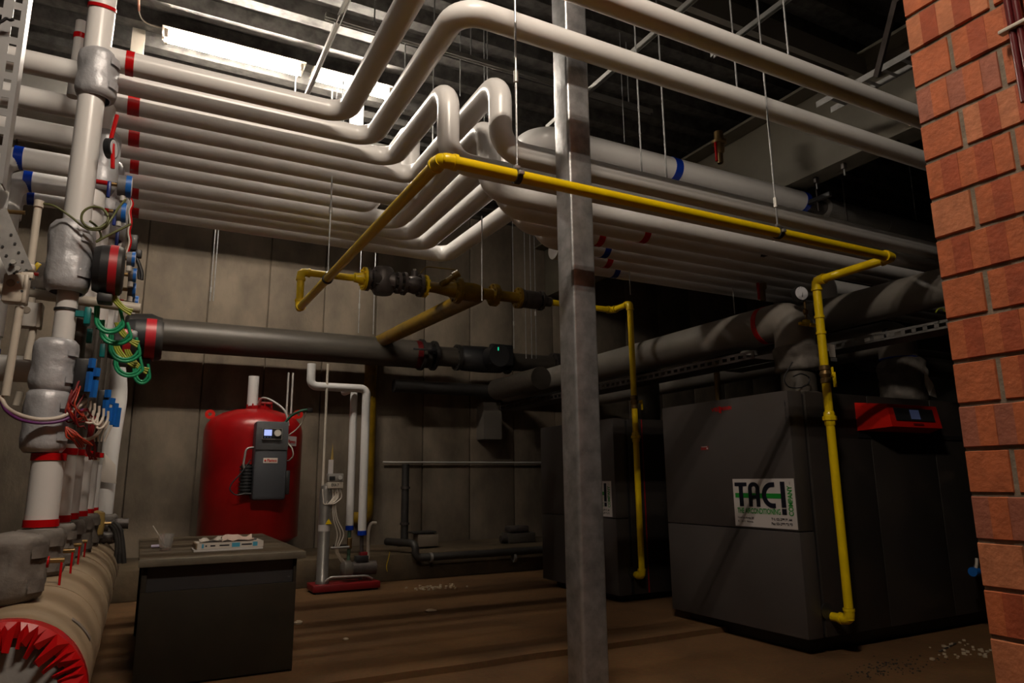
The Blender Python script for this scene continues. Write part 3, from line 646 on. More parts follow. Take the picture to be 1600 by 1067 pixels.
ord_ = ['second','third','fourth','fifth','sixth']
rdat = [(4.6646,-0.3942,0.0656,0.0647),(5.1128,-0.3835,0.0647,0.0631),(5.6025,-0.3569,0.0564,0.0564),(6.142,-0.3444,0.0539,0.0539),(6.5819,-0.3337,0.0515,0.0515)]
for i, (y, x, r, ru) in enumerate(rdat):
    t = thing('riser_pipe', ord_[i]+' white riser of the left row, counted from the front', 'pipe', (x,y,.694))
    cyl_z(.909,1.374-.017*i,r,WHITE,t,x=x,y=y); cyl_z(2.229,3.2,ru,WHITE,t,x=x,y=y); cyl_z(.70,.984,r*.8,WHITE,t,x=x,y=y)
    cyl_z(1.374,2.229,r*.72,GREYCL,t,x=x,y=y)
    b = MB().tube([(x,y,3.18),(x,y,Z4),(x+.06,y,Z4)],ru+.004,.055,32); b.build('pipe_bend', WHITE, t)
    for z in (.967-.004*i, 1.333+.012*i): ring((x,y,z),Z_,r,.037).build('tape_band', RED, t)
    jacket('valve_jacket', 0.6935,0.9425,x+.01,y-.02,.092,SILVERD,parent=t,wob=.16); buckles(t,x+.01,y-.02,0.6935,0.9425,.094,.9)
    ring((x,y,.71),Z_,.07,.037).build('tape_band', RED, t)
    if i < 3: jacket('silver_jacket', 2.893,3.2831,x+0.0249,y,0.0913,SILVER,parent=t)
for i, (px_, py_, y) in enumerate(((90,935,3.80),(108,912,4.28),(120,895,4.74),(130,882,5.2),(137,870,5.7))):
    p = at(px_,py_,'y',y); q = at(px_+6,py_-60+8*i,'y',y)
    lever(y, p.x, p.z, q.z, 'thin red valve lever, '+(['first','second','third','fourth','fifth'][i])+' from the front, above the header')
# capped valve at the front of the header
t = thing('padded_valve', 'dusty padded valve jacket with straps on the near end of the header', 'valve', (HX+.02,3.38,.72))
jacket('valve_jacket', .72,.965,HX-.065,3.3,.118,SILVERD,parent=t,wob=.1); buckles(t,HX-.065,3.3,.72,.965,.12,.95)
MB().lathe((HX-.065,3.3,.95),(0,0,.03),[(0,.1),(.5,.08),(1,0)],32,wob=.05).build('jacket_top', SILVERD, t)
MB().cyl((HX-.065,3.3,.68),(HX-.065,3.3,.75),.082,seg=32).build('red_collar', RED, t)
p = at(72,878,'y',3.32); MB().cyl(p-V((.03,0,0)),p+V((.01,0,0)),.022,seg=16).build('drain_plug', RED, t)
# last, thicker riser with a torn cladding
p0 = at(168,760,'y',7.138); t = thing('riser_pipe', 'thicker grey white riser at the far end of the left row with torn cladding', 'pipe', (p0.x,7.138,.75))
MB().tube([(p0.x-.015,7.138,.0),(p0.x-.01,7.138,1.52),(p0.x+.02,7.138,1.95),(p0.x-.04,7.138,2.27)],.073,.25,32).build('pipe_cladding', WHITE, t)
b = MB(); q = at(168,730,'y',7.0301); b.add([q+V((-.03,-.02,.12)),q+V((.06,-.03,.02)),q+V((.08,-.05,-.14)),q+V((-.06,-.04,-.12)),q+V((-.01,-.06,.0)),q+V((-.03,-.0,.12)),q+V((.07,0,-.13)),q+V((-.06,-.0,-.12))],[(0,1,4),(1,2,4),(2,3,4),(3,0,4),(5,7,6),(0,3,7,5),(3,2,6,7)]); b.build('torn_flap', PAPER, t)
jacket('valve_jacket', 0.652,0.901,p0.x,7.055,0.1079,SILVERD,parent=t,wob=.12)
t = thing('valve_cluster', 'dark valves and hoses hanging behind the far end of the header', 'valve', at(180,850,'y',6.64))
for i, q in enumerate(((158,822),(165,840),(190,818),(182,835))):
    p = at(*q,'y',6.474+.1*i); MB().lathe(p-V((.05,0,0)),V((.1,0,0)),[(0,0),(0,.04),(.4,.05),(.6,.04),(1,.045),(1,0)],14).build('valve_body', IRON, t)
for k in range(3):
    P = [at(q0,q1,'y',6.474) for q0, q1 in ((165+k*6,815),(178+k*5,825),(184+k*4,850),(180+k*7,880))]; MB().tube(P,.018,.06,10).build('hose', BLACKR, t)
t = thing('yellow_tag_valve', 'small yellowish wrapped valve behind the last red levers', 'valve', at(150,822,'y',6.308)); p = at(150,818,'y',6.308)
MB().lathe(p-V((0,0,.1)),V((0,0,.2)),[(0,0),(.1,.05),(.5,.065),(.9,.05),(1,0)],16,wob=.15).build('wrapping', mat('ochre_wrap', (.40,.27,.08), .6), t); MB().cyl(p+V((.03,0,0)),p+V((.1,0,0)),.012,seg=8).build('valve_stem', BRASS, t)
# blue return risers at far left
for i, (x, y, zt, zb, lab) in enumerate(((-1.10,ys[7],2.35,1.7725,'left'),(-1.09,ys[9],2.25,1.6895,'right'))):
    t = thing('return_riser', lab+' white return riser with blue band at the far left edge', 'pipe', (x,y,zb))
    MB().cyl((x,y,zb),(x,y,zt+.02),.073,seg=28).build('pipe_cladding', WHITE, t); ring((x,y,zt-.12),Z_,.075,.05).build('tape_band', BLUE, t)
    MB().cyl((x,y,0),(x,y,zb),.058,seg=16).build('lower_pipe', GREYCL, t)
t = thing('shutoff_valve', 'grey padded valve with brass handles at the far left below the blue band', 'valve', at(30,370,'y',4.565)); p = at(32,375,'y',4.565)
jacket('valve_jacket', p.z-.13,p.z+.05,p.x,5.229,.083,SILVERD,parent=t,wob=.15); MB().cyl(p+V((-.1,-.1,.12)),p+V((.02,-.1,.13)),.012,seg=8).build('brass_handle', BRASS, t)
line('thick light grey pipe running left behind the lower silver jackets', [(-2.9,4.73,1.797),(-.51,4.73,1.797)], .075, WHITE)
line('thin cream pipe running left behind the large silver jacket', [(-.87,4.48,2.196),(-.083,4.48,2.154)], .029, CREAM)
line('slim white pipe with red band standing behind the front riser top', [(-.548,4.565,3.43),(-.548,4.565,3.93)], .033, WHITE, [((-.548,4.565,3.83),Z_,RED,.033)])
# gauges and actuators between the risers
def disc(q, y, r, th, label, blue=True):
    p = at(*q,'y',y); t = thing('round_actuator', label, 'actuator', p-V((0,0,r)), 'round actuators with blue rims along the risers')
    MB().cyl(p-V((th,0,0)), p, r*.95, seg=24).build('grey_housing', mat('grey_housing', (.16,.16,.17), .5), t)
    MB().cyl(p, p+V((th*.7,0,0)), r, seg=24).build('blue_rim', BLUEP, t)
    MB().cyl(p+V((th*.7,0,0)), p+V((th*.75,0,0)), r*.85, seg=24).build('dial_face', DIAL, t)
    MB().cyl(p-V((th,0,0)), p-V((th+.035,0,0)), .012, seg=10).build('brass_stem', BRASS, t)
    MB().cyl(p-V((th+.035,0,0)), p-V((th+.11,0,0)), .014, seg=12).build('red_sleeve', RED, t)
    MB().cyl(p-V((.01,0,r)), p-V((.01,0,r+.03)), .016, seg=10).build('cable_gland', LGREY, t)
disc((197,291),4.4405,0.0647,0.0415,'round grey actuator with blue rim, topmost of them beside the front riser')
disc((190,332),4.897,0.0647,0.0373,'round grey actuator with blue rim, second from top')
for i, (q, y) in enumerate((((206,405),4.40),((208,430),4.56),((207,453),4.65),((211,473),4.73))):
    disc(q, y, .043, .025, 'small blue rimmed actuator right of the large red pump, number %s from the top' % ('one','two','three','four')[i])
t = thing('thermometer', 'round black rimmed thermometer on the upper front riser', 'gauge', at(170,250,'y',4.1002)); p = at(168,232,'y',4.0919)
MB().cyl(p, p+V((.03,-.012,0)), .055, seg=28).build('gauge_case', BLACK, t); MB().cyl(p+V((.03,-.012,0)), p+V((.033,-.013,0)), .047, seg=28).build('dial_face', DIAL, t)
for i, (a_, b_) in enumerate((((183,180),(172,222)),((176,225),(176,263)))):
    p = at(*a_,'y',4.067); q = at(*b_,'y',4.067)
    tag(MB().tube([p,q],.011,0,8).build('valve_lever', RED), 'red valve lever %s the round thermometer' % ('slanting above','hanging right of')[i], 'valve lever')
for i, q in enumerate(((170,296),(179,340),(183,372))):
    p = at(*q,'y',4.3575+.2*i); tag(MB().box(p,(.02,.02,.1),.006).build('thermometer_tube', mat('dark_blue_plastic', (.01,.03,.22), .4)), 'small upright dark blue thermometer behind the front riser, %s' % ('top','middle','lowest')[i], 'thermometer')
# black clamp tool like bracket
t = thing('black_bracket', 'black forked plastic holder hanging beside the red pump', 'holder', at(215,400,'y',4.648))
P = [at(*q,'y',4.648) for q in ((202,372),(210,395),(218,415),(222,428),(221,437))]; MB().tube(P,.012,.03,10).build('holder_arm', BLACK, t)
P = [at(*q,'y',4.648) for q in ((218,415),(216,424),(217,436))]; MB().tube(P,.008,.02,8).build('holder_fork', BLACK, t)
MB().box(at(208,380,'y',4.648),(.05,.05,.1),.008).build('holder_block', BLACK, t); MB().box(at(216,397,'y',4.648),(.04,.04,.05),.008).build('holder_block', BLACK, t)
# white and red twisted tag wires by the gauges
for i, k in enumerate((0,1)):
    P = [at(q0+2*k,q1,'y',4.482) for q0, q1 in ((200,306),(207,318),(201,330),(204,348),(200,362),(203,378),(198,395))]
    tag(MB().tube(P,.006,.02,8).build('wire', RED if k else WCABLE), ('thin white wire','thin red wire')[k]+' running down beside the blue rimmed actuators', 'wire')

# ------------------------------------------------------------------ cables on the left
def cable(label, pts, y, r, m, fil=.06, name='cable', group=None):
    P = []
    for k, q in enumerate(pts): P.append(at(q[0],q[1],'y',y if len(q) < 3 else q[2]))
    # smooth with catmull-rom
    Q = []
    for i in range(len(P)-1):
        a, b, c, d = P[max(i-1,0)], P[i], P[i+1], P[min(i+2,len(P)-1)]
        for s_ in range(6):
            u = s_/6; Q.append(.5*((2*b)+(c-a)*u+(2*a-5*b+4*c-d)*u*u+(3*b-a-3*c+d)*u**3))
    Q.append(P[-1]); return tag(MB().tube(Q,r,0,10).build(name,m), label, 'cable', group)
def loop(cx_, cy_, rx, ry, n=1.0, a0=0, yj=0, y=5):
    return [(cx_+rx*math.cos(a0+2*PI*n*i/14), cy_+ry*math.sin(a0+2*PI*n*i/14), y+yj*i/14) for i in range(15)]
cable('olive cable from the conduit top across the front riser to a coil', [(66,318,4.067),(85,322,4.0255),(110,338,4.0255),(135,357,4.0255),(160,358,4.0255),(172,345,4.0255),(185,325,4.067),(196,312,4.15)], 4.0255, 0.0058, OLIVE)
cable('coiled olive cable hanging on the front riser above the big jacket', loop(148,340,21,17,1.9,.5,-.08,4.03), 4.03, .006, OLIVE)
cable('dark olive cable running from the coil under the first sensor sleeve', [(140,345),(152,355),(158,370),(150,378),(165,370),(185,360),(205,350)], 4.0421, 0.0058, OLIVE)
for i, (cx_, cy_, rx, ry, y) in enumerate(((172,500,22,22,4.15),(182,520,24,20,4.233),(196,545,24,22,4.482),(202,570,22,20,4.731),(222,583,13,18,5.146))):
    cable('green cable loop below the large red pump, %s from the top' % ['first','second','third','fourth','fifth'][i],
          [(cx_-rx,cy_-ry,y)]+[(cx_-rx*math.cos(a), cy_+ry*math.sin(a)*.9, y) for a in (.0,.4,.8,1.2,1.6,2.0,2.4,2.8)]+[(cx_+rx*.7,cy_-ry*.8,y)], y, .009, GREEN)
    cable('thinner green cable lying in the %s green loop from the top' % ['first','second','third','fourth','fifth'][i],
          [(cx_-rx+4,cy_-ry,y)]+[(cx_-(rx-3)*math.cos(a), cy_-4+ry*math.sin(a)*.9, y) for a in (.0,.4,.8,1.2,1.6,2.0,2.4,2.8)], y-.02, .0075, GREEN)
for i, (cx_, cy_, y) in enumerate(((188,480,4.1085),(198,530,4.316),(195,563,4.565),(213,572,4.897))):
    for k in range(3):
        cable('yellow green cable strand of the bundle beside the green loops', [(cx_-18+3*k,cy_-26,y),(cx_-12+4*k,cy_-12,y),(cx_+4*k,cy_+1,y),(cx_+16+2*k,cy_+12-4*k,y)], y, .0066, YGREEN, group='yellow green cable strands by the green loops')
cable('long cream cable sagging from the left conduit across the silver jackets', [(1,618,3.9425),(10,636,3.9425),(30,648,3.984),(60,655,4.0255),(90,653,4.0421),(110,644,4.067),(125,633,4.1085),(134,625,4.15)], 3.984, 0.01, WCABLE)
cable('purple cable sagging just below the long cream one', [(1,624,3.9425),(10,642,3.9425),(30,655,3.984),(60,661,4.0255),(90,659,4.0421),(112,651,4.067),(130,640,4.1085)], 3.984, 0.0075, PURPLE)
rnd = random.Random(11)
for i in range(9):
    x0, y0 = 112+rnd.uniform(-8,10), 612+rnd.uniform(-6,20)
    cable('orange red cable strand tangled below the black valve units', [(x0+rnd.uniform(4,12),y0-16,4.10),(x0,y0,4.067),(x0-6+rnd.uniform(-4,4),y0+18,4.05),(x0+rnd.uniform(-4,10),y0+34,4.07),(x0+rnd.uniform(4,22),y0+rnd.uniform(30,44),4.1085),(x0+rnd.uniform(10,26),y0+rnd.uniform(18,44),4.15)], 4.067, 0.0042, ORANGE if i % 3 == 0 else REDD, group='orange red strands below the black valve units')
for i in range(8):
    x0 = 100+i*3.2
    cable('orange cable of the small bundle at the lowest silver jacket', [(103,667,4.04),(x0+4,680+rnd.uniform(-4,4),4.03),(x0+14,690+rnd.uniform(-6,6),4.05),(x0+22,692+rnd.uniform(-2,8),4.08)], 4.05, .0042, ORANGE, group='orange bundle at the lowest silver jacket')
for i in range(6):
    x0, y0 = 134+i*7, 622+i*4
    cable('white cable drooping from the blue plugged units', [(x0,y0,4.1915),(x0-1,y0+14,4.1915),(x0-9,y0+26,4.15),(x0-20+rnd.uniform(-3,3),y0+20+rnd.uniform(-2,6),4.15),(x0-16,y0+4,4.1915)], 4.1915, 0.0066, WCABLE, group='white cables drooping from the blue plugged units')
cable('pink white double cable curving under the right group of units', [(160,652,4.233),(158,668,4.233),(150,680,4.233),(138,686,4.233),(126,686,4.233)], 4.233, 0.0091, WCABLE)
for i in range(8):
    cable('thin dark red cable falling between the risers', [(140+i*2,650,4.316),(142+rnd.uniform(-4,6),675,4.32),(140+rnd.uniform(-6,10),700,4.36),(142+rnd.uniform(-4,12),718,4.4)], 4.316, 0.0042, REDD, group='dark red cables falling between the risers')
for i in range(4):
    cable('grey cable hanging from the right group of units', [(172-i*6,650-i*3,4.648),(174-i*6,665-i*3,4.648),(168-i*7,678-i*2,4.648),(163-i*5,690,4.648)], 4.648, 0.005, WCABLE, group='grey cables hanging from the right units')
# black valve units with blue plugs
def unit(q0, q1, y, label, plugs):
    a = at(*q0,'y',y); b_ = at(*q1,'y',y); c = (a+b_)/2
    t = thing('switch_unit', label, 'electrical unit', V((c.x,c.y,b_.z)))
    MB().box((c.x,y+.1,c.z),(abs(b_.x-a.x),.18,abs(a.z-b_.z)),.01).build('black_housing', BLACK, t)
    for (u0, v0, u1, v1) in plugs:
        p = at(u0,v0,'y',y-.02); q = at(u1,v1,'y',y-.02); MB().tube([p,q],.016,0,4).build('blue_plug', BLUEP, t)
unit((118,558),(148,612),4.08,'large black unit with two blue plug strips right of the silver jackets',[(145,560,143,575),(141,581,137,612),(152,575,150,588),(149,594,145,621)])
unit((153,608),(166,655),4.4,'smaller black unit with blue plug strips beside the thick far riser',[(169,609,168,621),(166,625,164,650),(176,622,174,632),(172,637,170,658),(181,630,176,664),(185,637,181,667)])
# teal tags and grey cylinders behind
for i, q in enumerate(((136,497),(140,525),(160,548))):
    p = at(*q,'y',4.316+.3*i); tag(MB().box(p,(.029,.04,.083),.005).build('clip_sensor', TEAL), 'teal clip on sensor, %s of the three between the risers' % ('top','middle','lowest')[i], 'sensor')
# white conduits, boxes, perforated trays at the far left
for i, (q0, q1, y, r_, lab) in enumerate((((60,320),(38,432),4.07,.018,'white conduit standing left of the large silver jacket, upper length'),((31,480),(1,618),3.94,.018,'white conduit below the front junction box at the left edge'),((53,508),(38,562),4.32,.018,'grey white conduit below the rear junction box'),((32,612),(26,634),4.32,.018,'short conduit stub below the long cable'))):
    a = at(*q0,'y',y); b_ = at(*q1,'y',y); tag(MB().cyl(a,(a.x-(.01 if i else .0),y,b_.z),r_,seg=16).build('cable_conduit', CREAM), lab, 'conduit')
p = at(60,324,'y',4.067); tag(MB().cyl(p,p+V((0,0,.035)),.022,seg=16).build('conduit_socket', CREAM), 'socket on the top end of the tall white conduit', 'conduit fitting')
def jbox(q, y, w_, d_, h_, label):
    p = at(*q,'y',y); t = thing('junction_box', label, 'junction box', p-V((0,0,h_/2)))
    MB().box(p,(w_,d_,h_),.012).build('box_body', LGREY if 'rear' in label else CREAM, t); MB().box(p+V((w_*.5+.006,0,0)),(.02,d_*1.03,h_*1.02),.008).build('box_lid', CREAM, t)
    MB().cyl(p+V((-.01,-d_/2+.002,0.02)),p+V((-.01,-d_/2-.004,.02)),.018,seg=16).build('knockout', mat('beige_dark', (.25,.21,.17), .5), t)
    MB().cyl(p+V((0,0,h_/2)),p+V((0,0,h_/2+.03)),.02,seg=12).build('gland', CREAM, t)
jbox((22,452),3.94,.083,.083,.14,'front white junction box with round knockout at the left edge')
jbox((46,493),4.32,.083,.083,.133,'rear dim junction box, lower right of the front one')
# vertical perforated tray
b = MB(); x1 = at(45,0,'y',2.49).x; x0 = x1-.25; z0, z1, yf = 2.06, 5.26, 2.49
b.span((x1-.004,yf-.0,z0),(x1,yf+.06,z1)); 
cols_ = [x1-.025-.048*k for k in range(6)]
# front web with real slots: strips between slots
prev = x1
z = z0
rows = []
zz = z0
while zz < z1: rows.append(zz); zz += .062
for k, xc in enumerate(cols_):
    sh = .031 if k % 2 else 0
    b.span((xc+.010,yf,z0),(prev,yf+.003,z1)); 
    for r_ in rows:
        za = r_+sh; b.span((xc-.010,yf,za+.037),(xc+.010,yf+.003,za+.062))
    prev = xc-.010
b.span((x0-.02,yf,z0),(prev,yf+.003,z1))
tag(b.build('perforated_tray', mat('tray_zinc', (.62,.62,.63), .38, metal=.7, var=.15), smooth=False), 'vertical perforated steel cable tray at the upper left edge', 'cable tray')
P = [at(*q,'y',2.4651) for q in ((-4,36),(4,33),(10,28),(16,32),(21,30))]; tag(MB().tube(P,.005,.02,8).build('cable_tie', BLACK), 'black tie wire knotted on the perforated tray', 'cable tie')
b = MB(); A_ = at(4,360,'y',3.818); B_ = at(32,425,'y',3.818); d_ = (B_-A_); L = d_.length; d_.normalize(); n_ = V((d_.z,0,-d_.x))
b.prism([(-.1,-.05),(L,-.05),(L,.05),(-.1,.05)], A_, d_, n_, .004)
t = thing('support_arm', 'slanting perforated steel arm holding the front junction box', 'bracket', A_); b.build('arm_plate', GALVD, t, smooth=False)
for k in range(7):
    for s2 in (-.025,.025):
        p = A_+d_*(.03+.045*k)+n_*s2+V((0,-.003,0)); MB().cyl(p,p+V((0,-.002,0)),.006,seg=8).build('punched_hole', BLACK, t)
for q in ((21,410),(28,420)): p = at(*q,'y',3.8014); MB().cyl(p,p+V((0,-.015,0)),.012,seg=6).build('bolt', STEEL, t)
t = thing('pipe_clip', 'white conduit clip with two screws above the front junction box', 'clip', at(40,425,'y',3.984))
for q in ((40,418),(38,431)): MB().box(at(*q,'y',4.0006),(.08,.05,.03),.006).build('clip_jaw', CREAM, t)
t = thing('colour_tag', 'small yellow and red tag between the conduit and the silver jacket', 'tag', at(54,425,'y',4.399)); p = at(54,420,'y',4.399)
MB().box(p,(.025,.01,.08),.003,Matrix.Rotation(.5,3,'Y')).build('yellow_strip', YEL, t); MB().box(p+V((0,-.006,-.03)),(.045,.01,.02),.003).build('red_strip', REDV, t)

# ------------------------------------------------------------------ boilers
BX = 4.07
def boiler(y0, y1, x1, top, label, near):
    t = thing('boiler', label, 'boiler', ((BX+x1)/2,(y0+y1)/2,-.04 if near else 0))
    zb, sp, jz = .07, .012, .775
    th = .15
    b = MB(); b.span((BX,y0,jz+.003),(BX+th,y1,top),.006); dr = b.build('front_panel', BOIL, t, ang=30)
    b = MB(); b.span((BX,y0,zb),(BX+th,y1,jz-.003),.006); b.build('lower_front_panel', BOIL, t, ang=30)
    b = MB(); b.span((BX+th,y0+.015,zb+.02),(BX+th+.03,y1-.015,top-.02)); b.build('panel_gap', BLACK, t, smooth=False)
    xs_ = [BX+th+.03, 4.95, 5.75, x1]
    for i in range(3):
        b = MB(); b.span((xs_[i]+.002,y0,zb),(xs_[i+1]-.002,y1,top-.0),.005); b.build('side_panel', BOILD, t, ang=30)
    b = MB(); b.span((BX+.12,y0+.1,-.04 if near else 0),(x1-.1,y1-.1,zb)); b.build('base_frame', BLACK, t, smooth=False)
    return t
TOPZ = 1.765
t = boiler(3.47, 4.85, 6.6, TOPZ, 'near large grey boiler with the full company sign on its front', True)
t2 = boiler(5.60, 7.02, 6.6, 1.74, 'far grey boiler behind the column with a red vertical stripe', False)
# control panel of the near boiler: red wedge with a dark display
b = MB(); xa, xb = 4.80, 5.70; yo, yf_ = 3.47, 3.33; z0, z1 = 1.49, 1.705
vs = [(xa,yo,z0),(xb,yo,z0),(xb,yo,z1),(xa,yo,z1),(xa+.22,yf_,z0+.03),(xb-.05,yf_,z0+.03),(xb-.05,yf_+.03,z1-.01),(xa+.22,yf_+.03,z1-.01)]
b.add(vs,[(0,3,2,1),(0,1,5,4),(1,2,6,5),(2,3,7,6),(3,0,4,7),(4,5,6,7)])
pn = b.build('control_panel', REDV, t, smooth=False); pn['label'] = 'red slanted control panel'
fx = lambda u, v: V((xa+.22+(xb-.05-xa-.22)*u, yf_+.03*v-.003, z0+.03+(z1-.01-z0-.03)*v))
def quad(P, m, parent, name, N=V((0,-1,.1)), th=.003):
    N = N.normalized()*th; P = [V(p) for p in P]; b = MB(); b.add(P+[p+N for p in P],[(0,1,2,3),(4,7,6,5),(0,4,5,1),(1,5,6,2),(2,6,7,3),(3,7,4,0)]); return b.build(name, m, parent, smooth=False)
quad([fx(.10,.28),fx(.88,.28),fx(.88,.84),fx(.10,.84)], BLACK, pn, 'display_window')
quad([V(fx(.40,.36))+V((0,-.004,0)),V(fx(.58,.36))+V((0,-.004,0)),V(fx(.58,.78))+V((0,-.004,0)),V(fx(.40,.78))+V((0,-.004,0))], mat('dim_screen', (.03,.035,.06), .3, emit=(.12,.15,.3), estr=.10), pn, 'screen')
quad([fx(.42,.10),fx(.62,.10),fx(.62,.18),fx(.42,.18)], REDD, pn, 'small_emblem')
b = MB(); b.span((4.8,3.462,1.44),(6.59,3.469,1.475)); b.build('trim_strip', BLACK, t, smooth=False)
# pipe hole
MB().cyl((4.27,3.473,.24),(4.27,3.465,.24),.055,seg=24).build('pipe_opening', BLACK, t)
MB().cyl((4.24,5.603,.27),(4.24,5.596,.27),.055,seg=24).build('pipe_opening', BLACK, t2)
b = MB(); b.span((4.42,5.592,.075),(4.428,5.6,1.735)); b.build('red_stripe', mat('red_stripe', (.30,.005,.01), .4), t2, smooth=False)
# lettering on the near boiler
def fxp(y, z): return (BX-.002, y, z)
text('lettering','VIE', fxp(4.24,1.675),FX['X'],FX['Y'],.085,.032,RED,t,True); text('lettering','MANN', fxp(4.125,1.675),FX['X'],FX['Y'],.11,.032,RED,t,True)
b = MB()
for k in range(3): b.span((BX-.004,4.128+.009*k,1.655+.004*k),(BX-.001,4.134+.009*k,1.715-.004*(2-k)))
b.build('emblem', RED, t, smooth=False)
text('lettering','CM2 - Series Boiler', (BX-.002,3.500,1.695),V((0,0,-1)),V((0,-1,0)),.17,.009,SIGNK,t)
b = MB(); b.span((BX-.003,4.30,1.375),(BX,4.385,1.405)); b.build('type_plate', mat('plate_red', (.25,.01,.01), .4), t, smooth=False)
b = MB(); b.span((BX-.004,4.31,1.398),(BX-.001,4.375,1.403)); b.span((BX-.004,4.302,1.38),(BX-.003,4.318,1.392)); b.build('plate_mark', SIGNW, t, smooth=False)

def sign(parent, ya, yb, z0, z1, x):
    """company sign glued on a boiler front; ya is its left (far) side"""
    W = ya-yb; Hh = z1-z0
    b = MB(); b.span((x-.003,yb,z0),(x,ya,z1)); sg = b.build('company_sign', SIGNW, parent, smooth=False); sg['label'] = 'white company sign with black and green lettering'
    O = V((x-.0035,ya,z0)); X = FX['X']; Y = FX['Y']
    def poly(P, m, name='letter', d=.0): b = MB(); b.prism([(p[0]*W,p[1]*Hh) for p in P], O+V((-d,0,0)), X, Y, .001); return b.build(name, m, sg, smooth=False)
    rect = lambda u0,v0,u1,v1: [(u0,v0),(u1,v0),(u1,v1),(u0,v1)]
    poly(rect(.035,.60,.80,.70), SIGNG, 'green_bar')
    # T
    b = MB(); 
    for R_ in (rect(.035,.845,.245,.925), rect(.105,.42,.175,.86)): b.prism([(p[0]*W,p[1]*Hh) for p in R_], O+V((-.0012,0,0)), X, Y, .001)
    b.build('letter_t', SIGNK, sg, smooth=False)
    # A with a rounded head
    out = [(.265,.42)]+[(.36-.095*math.cos(a*PI/12), .80+.125*math.sin(a*PI/12)) for a in range(13)]+[(.455,.42)]
    inn = [(.385,.42),(.385,.56),(.335,.56),(.335,.42)]
    b = MB()
    # build A as arch ring + legs + bar
    N = 12; ro = .095; ri = .032
    vs = []; fs = []
    for a in range(N+1):
        c_, s2 = math.cos(PI*a/N), math.sin(PI*a/N)
        vs.append(((.36-ro*c_)*W, (.80+.13*s2)*Hh)); vs.append(((.36-ri*c_)*W, (.80+.05*s2)*Hh))
    for a in range(N): b.prism([vs[2*a],vs[2*a+1],vs[2*a+3],vs[2*a+2]], O+V((-.0012,0,0)), X, Y, .001)
    for R_ in (rect(.265,.42,.328,.80), rect(.392,.42,.455,.80), rect(.32,.585,.40,.66)): b.prism([(p[0]*W,p[1]*Hh) for p in R_], O+V((-.0012,0,0)), X, Y, .001)
    b.build('letter_a', SIGNK, sg, smooth=False)
    b = MB(); N = 16; pr = None; cxy = (.655,.665)
    for a in range(N+1):
        an = PI/2+PI*a/N; o_ = ((cxy[0]+.165*math.cos(an))*W,(cxy[1]+.262*math.sin(an))*Hh); i_ = ((cxy[0]+.095*math.cos(an))*W,(cxy[1]+.165*math.sin(an))*Hh)
        if pr: b.prism([pr[0],pr[1],i_,o_], O+V((-.0012,0,0)), X, Y, .001)
        pr = (o_, i_)
    for R_ in (rect(.655,.83,.70,.927), rect(.655,.403,.70,.50)): b.prism([(p[0]*W,p[1]*Hh) for p in R_], O+V((-.0012,0,0)), X, Y, .001)
    b.build('letter_c', SIGNK, sg, smooth=False)
    b = MB()
    for R_ in (rect(.79,.42,.86,.94), rect(.79,.28,.86,.395)): b.prism([(p[0]*W,p[1]*Hh) for p in R_], O+V((-.0012,0,0)), X, Y, .001)
    b.build('exclamation_mark', SIGNK, sg, smooth=False)
    at2 = lambda u, v: O+X*(u*W)+Y*(v*Hh)
    text('lettering','THE AIRCONDITIONING', at2(.055,.275),X,Y,.71*W,.115*Hh,SIGNG,sg,True)
    text('lettering','COMPANY', at2(.965,.26),Y,-X,.60*Hh,.075*W,SIGNG,sg,True)
    text('lettering','N.V.', at2(.945,.88),Y,-X,.06*Hh,.015*W,SIGNK,sg)
    text('lettering','Neerlandweg 28', at2(.055,.155),X,Y,.27*W,.05*Hh,SIGNK,sg); text('lettering','B - 2610  Wilrijk', at2(.055,.075),X,Y,.26*W,.05*Hh,SIGNK,sg)
    text('lettering','Tel. 03-288.86.44', at2(.61,.155),X,Y,.32*W,.055*Hh,SIGNK,sg,True); text('lettering','Fax 03-288.93.83', at2(.61,.065),X,Y,.32*W,.055*Hh,SIGNK,sg,True)
sign(t, 4.058, 3.478, .79, 1.14, BX)
sign(t2, 6.23, 5.66, .79, 1.13, BX)

# pipes above the boilers
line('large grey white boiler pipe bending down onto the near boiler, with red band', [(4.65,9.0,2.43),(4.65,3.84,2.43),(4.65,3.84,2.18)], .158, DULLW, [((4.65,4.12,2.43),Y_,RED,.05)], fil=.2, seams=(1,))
t = thing('boiler_riser', 'silver padded riser on the near boiler under the red taped bend', 'pipe', (4.65,3.84,TOPZ))
ring((4.65,3.84,2.20),Z_,.152,.045).build('tape_band', RED, t)
jacket('silver_jacket', 1.98,2.20,4.65,3.84,.175,SILVERD,parent=t); MB().cyl((4.65,3.84,TOPZ),(4.65,3.84,2.0),.135,seg=32).build('pipe_cladding', GREYCL, t)
MB().lathe((4.65,3.84,TOPZ),(0,0,.05),[(0,.2),(.5,.2),(1,.14)],32).build('base_collar', GREYCL, t)
cable('black thin cable loop hanging on the near boiler riser', [(4.5,3.65,0)] and [(1238,566),(1230,580),(1225,592),(1232,604),(1248,606),(1262,600),(1264,590),(1252,584),(1240,588)], 3.66, .005, BLACK)
t = thing('pressure_gauge', 'round white pressure gauge on a brass stem left of the yellow gas drop', 'gauge', (4.71,3.66,2.28)); p = at(1252,459,'y',3.66)
MB().cyl(p+V((0,.03,0)),p+V((-.012,-.012,0)),.062,seg=32).build('gauge_case', BLACK, t); MB().cyl(p+V((-.012,-.012,0)),p+V((-.013,-.015,0)),.054,seg=32).build('dial_face', DIAL, t)
b = MB(); q = p+V((-.013,-.017,0)); b.prism([(-.004,-.03),(.004,-.03),(.02,.035),(.016,.036)],q,V((1,0,0)),V((0,0,1)),.001); 
